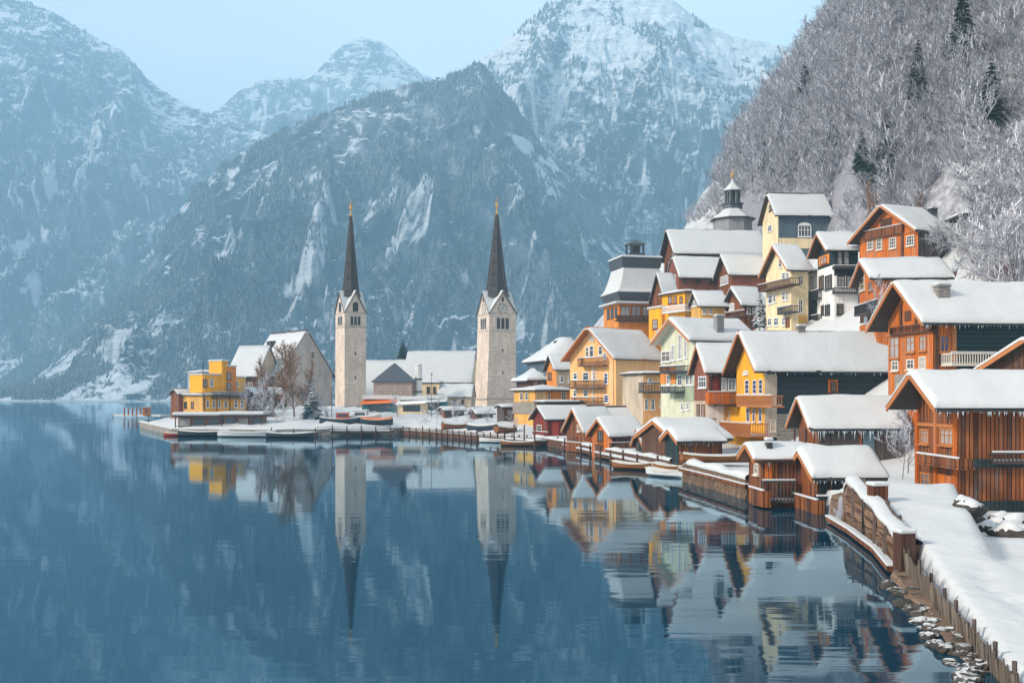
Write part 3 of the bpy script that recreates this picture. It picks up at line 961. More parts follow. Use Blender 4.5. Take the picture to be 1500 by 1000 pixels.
# --- green board barn behind small boathouse
h = House('barn', 'grey brown board barn, its broad snowy roof hung with icicles, beside the yellow house', 'barn',
          1200, 82, 1170, 1321, 672, 627, 574, 5.0, og=1.0, os=.5, gm=BROWN, sm=GREYWOOD, t=.5, found=5, slid=((4.5,1.0,3.2,.22),))
h.icicles(110, .9)
h.panel('s', (1264,630,1280,662), plain('blue_door', (.10,.16,.20)), .07, name='door')
h.panel('s', (1258,629,1263,664), BROWN, .07, name='panel')
h.balcony('g', (1160,650,1198,658), .8, TRIM)
h.posts('g', (1164,1180), 628, 672, .8)

# --- two small boathouses on the water
h = House('boathouse', 'small orange plank boathouse with thick snow roof and a dark open side over the water', 'boathouse',
          1197, 62, 1164, 1284, 751, 699, 650, 4.1, og=.5, os=.5, gm=BROWN, sm=SHED_DARK, t=.6, found=1.2)  # side is closed; shade of its opening is put into the dark board colour
h.balcony('g', (1156,727,1196,747), .5, BROWN, solid=True)
h.balcony('s', (1197,727,1236,748), .5, SHED_DARK, solid=True)
h.posts('s', (1199,1216,1236), 700, 752, .15, .08, BROWN)
h.icicles(30, .3)
h.panel('g', (1163,690,1168,728), ORANGE, .1, name='corner_post')
h = House('boathouse', 'narrow tall gabled orange boathouse standing over the water beside the snowy quay', 'boathouse',
          1118, 65, 1097, 1180, 741, 672, 643, 3.2, og=.7, os=.35, gm=BROWN, sm=BROWN, t=.35, found=1.2, trim=TRIM)
h.balcony('s', (1118,704,1165,733), .6, GREYWOOD)
h.win('g', (1106,678,1112,695), fr=PALETRIM, gl=GLASS)
h.panel('s', (1119,676,1131,703), ORANGE, .06, name='door')
h.chimney(1122,1130,645,662,.2, BLACK, cap=False)
h.balcony('g', (1097,716,1117,736), .5, BROWN, solid=True)

# --- row of boathouses on the left of it
h = House('boathouse', 'wide plank shed with one very broad low snow roof above a dark boat opening', 'boathouse',
          982, 96, 940, 1058, 672, 643, 610, 6.5, og=.3, os=1.2, gm=BROWN_DK, sm=BROWN, t=.55, found=2.5)
h.panel('s', (984,645,1008,672), BROWN, .05, name='door')
h = House('boathouse', 'low brown plank shed under drooping snow nearest the snow topped quay', 'boathouse',
          994, 90, 975, 1052, 676, 646, 622, 3.2, og=.4, os=.6, gm=SHED_DARK, sm=BROWN, t=.55, found=2.5)
for nm, (c, D, g, e, base, eave, ridge, w) in {
    'dark pointed narrow boat shed, the right one of the pair':(962,101,948,985,676,650,630,2.1),
    'dark pointed narrow boat shed, the left one of the pair':(946,104,931,965,676,652,624,2.3)}.items():
    h = House('boat_shed', nm, 'shed', c, D, g, e, base, eave, ridge, w, og=.5, os=.2, gm=GREYWOOD, sm=SHED_DARK, t=.3, found=2.5, group='dark pointed boat sheds')
    h.panel('g', (g+5, 650, c-4, 674), SHED_DARK, .04, name='door')
h = House('boathouse', 'plank boathouse with orange gable and railed snowy side, third from left in the row', 'boathouse',
          896, 114, 867, 940, 673, 639, 608, 4.8, og=.6, os=.5, gm=ORANGE, sm=BROWN, t=.5, found=2.5)
h.balcony('s', (896,648,932,672), .5, BROWN, solid=True)
h.win('g', (876,630,884,646), fr=BROWN_DK, gl=GLASS)
h.panel('g', (872,650,884,672), BROWN_DK, .05, name='door')
h = House('boathouse', 'brown plank boathouse with steep gable, second from the left in the row', 'boathouse',
          858, 126, 830, 898, 664, 633, 594, 4.9, og=.6, os=.4, gm=BROWN, sm=ORANGE, t=.45, found=2.5)
h.win('g', (846,622,851,632), fr=PALETRIM, gl=GLASS)
h.panel('g', (836,640,846,663), BROWN_DK, .05, name='door')
h.balcony('g', (829,648,858,660), .4, BROWN, solid=True)
h = House('boathouse', 'plain hut whose snowy roof shows behind the brown row of boathouses', 'boathouse',
          886, 140, 866, 936, 655, 613, 591, 4.6, og=.5, os=.4, gm=BROWN_DK, sm=BROWN_DK, t=.4, found=4)
h = House('boathouse', 'dark red painted boathouse at the left end of the row', 'boathouse',
          802, 150, 781, 866, 649, 614, 592, 5.0, og=.6, os=.4, gm=REDWOOD, sm=REDWOOD, t=.4, found=2.5)
h.win('g', (787,622,794,634), fr=PALETRIM, gl=GLASS, nv=0)
h.panel('s', (809,618,818,645), plain('red_door', (.45,.06,.035)), .06, name='door')
h.balcony('g', (780,632,802,642), .4, REDWOOD, solid=True)
h = House('hut', 'low snowy flat roofed hut just behind the dark red boathouse', 'hut',
          800, 158, 786, 850, 615, 588, 584, 4, og=.5, os=.4, gm=GREYWOOD, t=.4, found=4, roof='hip')

# --- peach guesthouse and neighbours
h = House('guesthouse', 'large peach guesthouse with three wooden balconies in its steep gable', 'house',
          902, 155, 835, 968, 608, 525, 475, 10.2, og=1.3, os=.8, gm=PEACH, sm=PEACH2, t=.5, found=4, trim=TRIM)
wins(h, 'g', [(858,508,863,523),(864,506,870,523),(877,507,883,520),(840,546,846,556),(854,545,863,557),(867,544,873,557),(855,571,862,581),(840,571,845,581)], fr=WHITETRIM, gl=GLASS, nv=0)
wins(h, 'g', [(884,517,889,526),(885,546,891,562),(885,578,892,590)], fr=WHITETRIM, gl=GLASS_BLUE, nv=0, nh=2)
h.win('g', (864,490,871,500), fr=PALETRIM, gl=GLASS_PALE, nv=1, nh=0)
h.balcony('g', (846,524,882,535), 1.2, BROWN); h.balcony('g', (834,557,878,568), 1.3, BROWN_DK); h.balcony('g', (836,582,876,593), 1.2, BROWN_DK)
h.panel('g', (894,528,899,606), PEACH2, .12, name='corner_post')
h.panel('g', (868,535,870,606), PALETRIM, .1, name='drain_pipe')

h = House('house', 'ochre and orange low house on a grey stone base left of the peach guesthouse', 'house',
          784, 168, 753, 838, 606, 571, 562, 7, og=.5, os=.5, gm=OCHRE, sm=ORANGE_WALL, t=.4, found=4, roof='hip')
h.panel('g', (752,589,784,606), BASESTONE, .12, name='stone_base')
h.panel('s', (785,572,800,590), PEACH2, .05, name='panel')
wins(h, 'g', [(762,575,767,586),(770,575,774,586)], fr=PALETRIM, gl=GLASS, nv=0)
wins(h, 's', [(802,576,806,585),(822,574,829,587)], fr=PALETRIM, gl=GLASS, nv=1)
h.panel('s', (785,592,838,606), BEIGE, .08, name='panel')
h = House('house', 'small beige house with orange gable timbers squeezed against the peach guesthouse', 'house',
          815, 174, 801, 852, 580, 541, 517, 5, og=.6, os=.4, gm=ORANGE_WALL, sm=BEIGE, t=.45, found=6)
wins(h, 'g', [(803,545,808,556)], fr=BROWN_DK, gl=GLASS)
wins(h, 's', [(820,550,826,560),(832,550,838,560)], fr=WHITETRIM, gl=GLASS)
h = House('house', 'brown timber house with a large hipped snow roof beside the right church tower', 'house',
          776, 180, 757, 806, 578, 556, 531, 6, og=.9, os=.7, gm=BROWN_DK, sm=BROWN, t=.5, found=5, roof='hip')
wins(h, 's', [(782,559,787,566),(792,559,797,566)], fr=PALETRIM, gl=GLASS)
h = House('house', 'large house under a huge hipped snow roof behind the ochre house', 'house',
          803, 192, 772, 872, 575, 528, 478, 13, og=.8, os=.8, gm=BLUEGREY, sm=BLUEGREY, t=.55, found=6, roof='hip', hip=(.9,1.3))
wins(h, 's', [(810,532,815,542),(826,532,831,542)], fr=WHITETRIM, gl=GLASS)
h.chimney(812,816,500,512,.4,BLACK)

# terrace building between peach and green houses
h = House('terrace_house', 'beige terrace house with snowy balconies between the peach and pale green houses', 'house',
          942, 138, 912, 1000, 610, 546, 541, 7, og=.4, os=.4, gm=BEIGE, sm=PEACH, t=.35, found=4, roof='hip')
wins(h, 's', [(944,584,949,600),(953,584,959,600),(966,584,974,597),(949,554,955,562),(975,553,980,566),(984,552,990,566)], fr=WHITETRIM, gl=GLASS)
h.balcony('s', (943,560,992,574), 1.8, BLACK)
h.panel('s', (983,598,990,610), REDBROWN, .06, name='door')

h = House('house', 'pale green house with tall gable windows and a metal chimney on its snowy roof', 'house',
          1018, 121, 968, 1106, 612, 498, 463, 8.0, og=1.2, os=.6, gm=PALEGREEN, sm=PALEGREEN, t=.5, found=4, trim=PALETRIM)
wins(h, 'g', [(994,490,999,527),(1003,486,1007,524),(984,505,989,528)], fr=WHITETRIM, gl=GLASS_PALE, nv=0, nh=2)
wins(h, 'g', [(993,549,1000,565),(1005,547,1010,564),(1011,547,1016,564),(998,590,1002,601),(1006,589,1010,600)], fr=WHITETRIM, gl=GLASS, nv=1)
h.panel('g', (988,566,1017,588), SAGE, .05, name='panel')
h.panel('g', (968,536,990,562), ORANGE_WALL, .06, name='panel')
wins(h, 'g', [(978,549,983,563),(970,514,983,530)], fr=WHITETRIM, gl=GLASS, nv=1, p=.06)
h.balcony('g', (966,536,1002,545), 1.3, BLACK); h.balcony('g', (968,566,990,574), 1.3, BLACK)
h.chimney(1048,1058,463,496,.12, plain('metal_flue', (.22,.22,.23), .5))

h = House('house', 'narrow red brown house with timber balconies between the pale green and yellow houses', 'house',
          1038, 109, 1017, 1084, 628, 545, 500, 5.0, og=.6, os=.5, gm=REDBROWN, sm=BROWN_DK, t=.5, found=4)
h.win('g', (1024,551,1035,568), fr=WHITETRIM, gl=GLASS, nv=2)
h.panel('g', (1017,587,1038,628), BEIGE, .06, name='panel')
wins(h, 'g', [(1022,592,1026,618),(1029,592,1034,618)], fr=BROWN, gl=GLASS_PALE, p=.06)
wins(h, 's', [(1057,553,1064,572),(1066,554,1078,572)], fr=WHITETRIM, gl=GLASS_PALE)
h.panel('s', (1042,552,1054,573), REDWOOD, .06, name='panel')
h.balcony('s', (1038,574,1082,590), 1.0, ORANGE, solid=True)
h.panel('s', (1038,593,1060,628), WHITE, .07, name='panel'); h.panel('s', (1060,593,1082,628), OCHRE, .06, name='panel')
h.win('s', (1066,600,1074,612), fr=PALETRIM, gl=GLASS, p=.06)
h.balcony('g', (1016,612,1039,622), .8, BROWN)

# --- hillside village
def pavilion():
    D = 195; k = D/F; Z = lambda py: (480-py)*k
    c = place(930, 480, D); r = empty('pavilion', c, .22, 'orange glazed pavilion under a flared snow roof crowned by a dark storey and lantern', 'house')
    m = MB(); m.box(-4.6, 4.6, -4, 5, -9, Z(444)); m.build('wall', ORANGE_WALL, r)
    def fr(z0, z1, a0, a1, b0, b1, nm, mat, par=r, bev=0, n=1, pw=1.0):
        m = MB(); vs = []
        for i in range(n+1):
            t = i/n; a = a0+(a1-a0)*t**pw; b = b0+(b1-b0)*t**pw; z = z0+(z1-z0)*t
            vs += [(-a,-b,z),(a,-b,z),(a,b,z),(-a,b,z)]
        fs = [(i*4+j, i*4+(j+1)%4, i*4+4+(j+1)%4, i*4+4+j) for i in range(n) for j in range(4)]
        fs += [(3,2,1,0), (n*4, n*4+1, n*4+2, n*4+3)]
        m.mesh(vs, fs); o = m.build(nm, mat, par)
        if bev: x = o.modifiers.new('b', 'BEVEL'); x.width = bev; x.segments = 3
        return o
    fr(Z(448), Z(445), 5.6, 5.6, 5.3, 5.3, 'lower_eave', SNOW, bev=.12)
    rf = fr(Z(445)+.01, Z(432), 4.3, 5.2, 4.3, 5.2, 'roof', SLATEROOF)
    fr(Z(432)+.01, Z(395), 5.35, 3.6, 5.35, 3.6, 'snow', SNOW, rf, .2, 6, .6)
    up = fr(Z(395)+.01, Z(381), 3.75, 3.95, 3.75, 3.95, 'upper_storey', SLATEROOF)
    fr(Z(381)+.01, Z(378), 4.15, 4.0, 4.15, 4.0, 'snow', SNOW, up, .1)
    ln = fr(Z(378), Z(372), 1.5, 1.5, 1.5, 1.5, 'lantern', SLATEROOF)
    for sx in (-1, 1):
        for sy in (-1, 1):
            m = MB(); m.box(sx*1.25-.15, sx*1.25+.15, sy*1.25-.15, sy*1.25+.15, Z(372)+.003, Z(359)); m.build('pillar', SLATEROOF, ln)
    fr(Z(372)+.004, Z(361), .7, .6, .7, .6, 'bell', BLACK, ln)
    fr(Z(359)+.003, Z(351), 1.8, .15, 1.8, .15, 'lantern_roof', SLATEROOF, ln)
    for i in range(4):
        x0 = -4.2+i*2.1; m = MB(); m.box(x0, x0+1.8, -4.08, -3.98, Z(469), Z(451)); w = m.build('window', BROWN, r)
        m = MB(); m.box(x0+.12, x0+.85, -4.11, -4.05, Z(468), Z(452)); m.box(x0+.95, x0+1.68, -4.11, -4.05, Z(468), Z(452)); m.build('pane', GLASS_PALE, w)
    for i in range(3):
        y0 = -3.4+i*2.3; m = MB(); m.box(-4.68, -4.58, y0, y0+1.6, Z(468), Z(452)); w = m.build('window', BROWN, r)
        m = MB(); m.box(-4.71, -4.65, y0+.1, y0+1.5, Z(467), Z(453)); m.build('pane', GLASS, w)
    m = MB(); m.box(-5.4, 5.2, -5.2, -4.0, Z(474), Z(472)); b_ = m.build('terrace', DARKWOOD, r)
    m = MB(); m.box(-5.4, 5.2, -5.2, -5.13, Z(472)+.003, Z(465)); m.build('railing', BROWN_DK, b_)
pavilion()
h = House('house', 'long house with the longest snow roof and brown timber gable, below the chapel', 'house',
          993, 190, 973, 1122, 420, 371, 332, 11, og=1.0, os=.8, gm=BROWN, sm=BROWN_DK, t=.6, found=12)
wins(h, 'g', [(979,384,983,392),(985,372,989,380)], fr=WHITETRIM, gl=GLASS)
h.balcony('g', (974,392,994,399), 1.2, ORANGE)
h = House('house', 'low roofed house directly under the longest roof, with its red brown strip of wall', 'house',
          994, 181, 976, 1062, 420, 406, 371, 8, og=.1, os=.8, gm=REDBROWN, sm=REDBROWN, t=.6, found=10)
h.win('g', (984,403,990,414), fr=WHITETRIM, gl=GLASS)
wins(h, 's', [(1000,409,1006,415),(1020,409,1026,415),(1040,409,1046,415)], fr=BROWN_DK, gl=GLASS)
h = House('house', 'brown gabled house with a white many paned window, just below the highest cream house', 'house',
          1072, 173, 1052, 1128, 420, 402, 371, 7.2, og=.8, os=.7, gm=BROWN, sm=REDBROWN, t=.55, found=10)
h.win('g', (1056,404,1067,417), fr=WHITETRIM, gl=GLASS_PALE, nv=3)
h.chimney(1090,1098,397,402,.05,BLACK)
h = House('house', 'cream house with blue grey long side and white arched window, highest of the village', 'house',
          1140, 168, 1117, 1216, 362, 315, 279, 8.5, og=.7, os=.6, gm=CREAM, sm=BLUEGREY, t=.5, found=10)
h.win('g', (1125,330,1131,339), fr=WHITETRIM, gl=GLASS)
h.win('g', (1127,300,1131,309), fr=BROWN_DK, gl=GLASS_PALE)
h.win('s', (1169,330,1188,347), fr=WHITETRIM, gl=GLASS, nv=3, nh=1)
u0, u1, z0, z1 = h.rect('s', (1169,326,1188,330.5))
mb = MB(); n = 14; uc = (u0+u1)/2; ra = (u1-u0)/2
vs = [h.P('s', uc+ra*math.cos(math.pi*k/n), z0-.05+(z1-z0)*1.1*math.sin(math.pi*k/n), p) for p in (-.02, .1) for k in range(n+1)]
mb.mesh(vs, [tuple(range(n+1)), tuple(range(2*n+1, n, -1))]+[(k, k+1, n+2+k, n+1+k) for k in range(n)])
mb.build('window_arch', WHITETRIM, h.root)
h.panel('s', (1141,349,1216,364), CREAM, .08, name='plinth')

h = House('house', 'tall cream house with arched ground floor windows and a dark balcony, beside the blue conifer', 'house',
          1159, 138, 1122, 1184, 482, 395, 356, 7.5, og=.9, os=.6, gm=CREAM, sm=CREAM, t=.5, found=7)
wins(h, 'g', [(1146,399,1151,410),(1152,399,1156,410),(1146,428,1151,440),(1152,428,1155,440),(1126,432,1132,445),(1133,431,1137,443),(1141,380,1146,392)], fr=WHITETRIM, gl=GLASS, nv=0)
wins(h, 'g', [(1125,466,1131,477),(1134,465,1141,477),(1146,465,1151,477)], fr=WHITETRIM, gl=GLASS, nv=1)
h.panel('g', (1151,465,1157,480), BROWN, .08, name='door')
wins(h, 's', [(1169,439,1176,458),(1169,404,1176,418)], fr=PALETRIM, gl=GLASS, nv=1)
h.balcony('g', (1138,449,1159,458), 1.1, BLACK); h.balcony('g', (1110,412,1158,421), 1.4, BROWN_DK)
h.panel('s', (1169,462,1182,478), OCHRE, .05, name='panel')

h = House('house', 'white house with dark blue upper storeys, between the cream and the orange houses', 'house',
          1222, 132, 1198, 1257, 478, 366, 338, 6.2, og=1.3, os=.6, gm=SLATE, sm=SLATE, t=.45, found=7)
h.panel('g', (1198,392,1222,480), WHITE, .08, name='panel'); h.panel('s', (1222,404,1257,480), WHITE, .08, name='panel')
wins(h, 's', [(1226,368,1234,388),(1235,368,1244,388)], fr=BLACK, gl=GLASS_PALE, nv=0)
wins(h, 's', [(1226,404,1237,420),(1239,404,1252,420)], fr=BLACK, gl=GLASS_PALE, p=.08)
wins(h, 's', [(1225,445,1235,461)], fr=BLACK, gl=GLASS, nv=2, p=.08); h.win('s', (1225,473,1234,478), fr=BLACK, gl=GLASS, p=.08)
wins(h, 'g', [(1201,404,1208,424),(1210,403,1220,424),(1204,447,1208,461),(1210,446,1217,461)], fr=BLACK, gl=GLASS, p=.08)
h.panel('g', (1200,374,1215,388), ORANGE_WALL, .06, name='panel')
h.win('g', (1203,376,1212,386), fr=TRIM, gl=GLASS_PALE, p=.06)
h.balcony('s', (1222,421,1257,428), .8, BLACK); h.balcony('s', (1222,389,1257,392), .8, BLACK)
h = House('annex', 'narrow grey annex with iron balcony between the cream and the white house', 'house',
          1197, 139, 1184, 1212, 480, 396, 388, 3.4, og=.3, os=.3, gm=WHITE, sm=BLUEGREY, t=.3, found=7, roof='hip')
h.balcony('g', (1182,426,1198,438), .9, BLACK); h.balcony('g', (1182,462,1198,470), .9, BLACK)
h.win('g', (1187,404,1193,420), fr=WHITETRIM, gl=GLASS); h.panel('g', (1184,440,1197,480), BLUEGREY, .06, name='panel')

h = House('chalet', 'high orange timber chalet with small paned windows and wide gable under the wooded slope', 'house',
          1345, 122, 1259, 1389, 384, 337, 297, 9.8, og=1.3, os=.8, gm=ORANGE, sm=GREYWOOD, t=.45, found=9)
wins(h, 'g', [(1271,350,1280,366),(1284,349,1293,366),(1303,348,1313,364),(1328,345,1340,360)], fr=PALETRIM, gl=GLASS, nv=2, nh=2)
h.panel('g', (1290,320,1307,331), BROWN_DK, .06, name='attic_hatch')
h.balcony('g', (1263,334,1321,345), .45, BROWN, solid=True)
h.panel('g', (1320,318,1324,380), BROWN_DK, .1, name='corner_post')
h.panel('g', (1260,345,1345,347), TRIM, .12, name='trim_board')
h.chimney(1362,1370,306,318,.7,BLACK)
h = House('hut', 'small dark hut with a brown plank door right of the high orange chalet', 'hut',
          1415, 122, 1390, 1438, 347, 312, 306, 5.2, og=.8, os=.4, gm=SHED_DARK, sm=SHED_DARK, t=.4, found=8, roof='hip')
h.panel('s', (1416,316,1435,345), BROWN, .06, name='door')
h.win('g', (1397,328,1403,340), fr=PALETRIM, gl=GLASS)

h = House('house', 'orange timber house with broad snow roof and lower balcony, directly above the bright orange chalet', 'house',
          1285, 104, 1259, 1388, 474, 407, 376, 6.6, og=.9, os=.6, gm=ORANGE, sm=ORANGE, t=.6, found=7)
h.win('g', (1260,398,1267,426), fr=PALETRIM, gl=GLASS, nv=0, nh=2)
h.balcony('g', (1251,444,1284,457), 1.2, BLACK); h.panel('g', (1258,458,1285,474), WHITE, .06, name='panel')
wins(h, 'g', [(1262,460,1266,471),(1273,460,1277,471)], fr=BROWN, gl=GLASS, p=.06)
h.win('g', (1272,412,1279,426), fr=TRIM, gl=GLASS)
h.chimney(1362,1378,389,404,.3); h.chimney(1380,1398,399,412,.08,BROWN)
h = House('hut', 'little orange brown hut almost buried in frosted branches at the right edge', 'hut',
          1482, 100, 1464, 1530, 412, 381, 371, 4.5, og=.4, os=.4, gm=ORANGE, sm=BROWN, t=.4, found=7)
h.win('s', (1490,388,1497,400), fr=PALETRIM, gl=GLASS)

h = House('house', 'little brown gabled house with thick snow roof left of the blue conifer', 'house',
          1090, 150, 1063, 1120, 470, 447, 418, 5.6, og=.7, os=.5, gm=BROWN, sm=BROWN, t=.55, found=6)
h.win('g', (1069,444,1076,454), fr=WHITETRIM, gl=GLASS_PALE, nv=2)
wins(h, 's', [(1094,451,1099,460),(1102,451,1107,460)], fr=WHITETRIM, gl=GLASS)
h.balcony('g', (1062,456,1090,463), .8, BROWN_DK)
h = House('house', 'small yellowish house with arched gable window half hidden behind the pale green house', 'house',
          1026, 154, 1012, 1062, 470, 448, 424, 4.6, og=.5, os=.5, gm=OCHRE, sm=OCHRE, t=.55, found=6)
h.win('g', (1014,440,1021,449), fr=WHITETRIM, gl=GLASS_PALE, nv=1)
wins(h, 's', [(1029,452,1034,460),(1038,452,1043,460)], fr=WHITETRIM, gl=GLASS)

h = House('tower_house', 'tall yellow house with stacked white and wooden balconies and a little flat snow roof', 'house',
          1003, 160, 970, 1013, 530, 426, 418, 6.5, og=.5, os=.5, gm=YELLOW, sm=OCHRE, t=.4, found=8, roof='hip')
wins(h, 'g', [(979,434,985,445),(987,434,992,445),(996,434,1000,444),(976,468,983,482),(987,466,994,480)], fr=REDWOOD, gl=GLASS_PALE, nv=1)
h.balcony('g', (970,448,1003,456), 1.2, WHITETRIM); h.balcony('g', (960,483,990,492), 1.4, PALETRIM)
mb = MB(); u0, u1, z0, z1 = h.rect('g', (955,452,974,522)); mb.box(-.6, 3.5, u0, u1, z0-6, z1); b = mb.build('side_wing', YELLOW, h.root)
mb = MB(); mb.box(-.9, 3.7, u0-.3, u1+.3, z1+.002, z1+.35); o = mb.build('snow', SNOW, b); o.modifiers.new('b', 'BEVEL').width = .12
h.win('g', (961,468,968,482), fr=REDWOOD, gl=GLASS_PALE, p=.6)
h = House('house', 'brown roofed timber house wedged between the orange pavilion and the tall yellow house', 'house',
          976, 168, 955, 992, 470, 441, 398, 5, og=.5, os=.3, gm=BROWN, sm=BROWN, t=.35, found=8)

# --- chapel with lantern behind the long roof
def chapel():
    D = 205; c = place(1073, 333, D); r = empty('chapel', c, 0, 'little grey chapel with an open dark lantern turret and gold ball above the longest roof', 'chapel')
    k = D/F
    mb = MB(); mb.lathe([(3.9,-9),(3.9,1.6)], 0, 0, 8, ph=R(22.5)); mb.build('wall', plaster((.30,.29,.30)), r)
    mb = MB(); mb.lathe([(4.5,1.55),(4.4,1.75),(3.3,2.5),(2.2,3.3),(1.9,3.6)], 0, 0, 8, ph=R(22.5)); rf = mb.build('roof', SNOW, r, smooth=False)
    mb = MB(); mb.lathe([(4.55,1.35),(4.55,1.54)], 0, 0, 8, ph=R(22.5)); mb.build('eave', DARKWOOD, rf)
    mb = MB(); mb.lathe([(1.95,3.4),(1.95,4.4),(2.2,4.5),(2.2,4.7),(1.6,4.8)], 0, 0, 8, ph=R(22.5)); ln = mb.build('lantern', SLATEROOF, r)
    for i in range(8):
        a = R(22.5+45*i); mb = MB(); mb.bar((1.4*math.cos(a),1.4*math.sin(a),4.75),(1.4*math.cos(a),1.4*math.sin(a),7.3), .16, n=5); mb.build('pillar', SLATEROOF, ln)
    mb = MB(); mb.lathe([(.55,4.75),(.55,7.2)], 0, 0, 8); mb.build('bell', BLACK, ln)
    mb = MB(); mb.lathe([(2.1,7.25),(1.9,7.5),(1.0,8.3),(.35,9.0),(.12,9.6)], 0, 0, 8, ph=R(22.5)); mb.build('lantern_roof', SNOW, r)
    mb = MB(); mb.lathe([(.09,9.4),(.09,9.9),(.30,10.15),(.38,10.4),(.3,10.65),(.05,10.8),(.04,11.6)], 0, 0, 8); mb.box(-.35,.35,-.04,.04,11.1,11.2); mb.build('finial', GOLD, r)
    for i in (4, 5, 6):
        a = R(45*i+22.5+22.5); 
chapel()
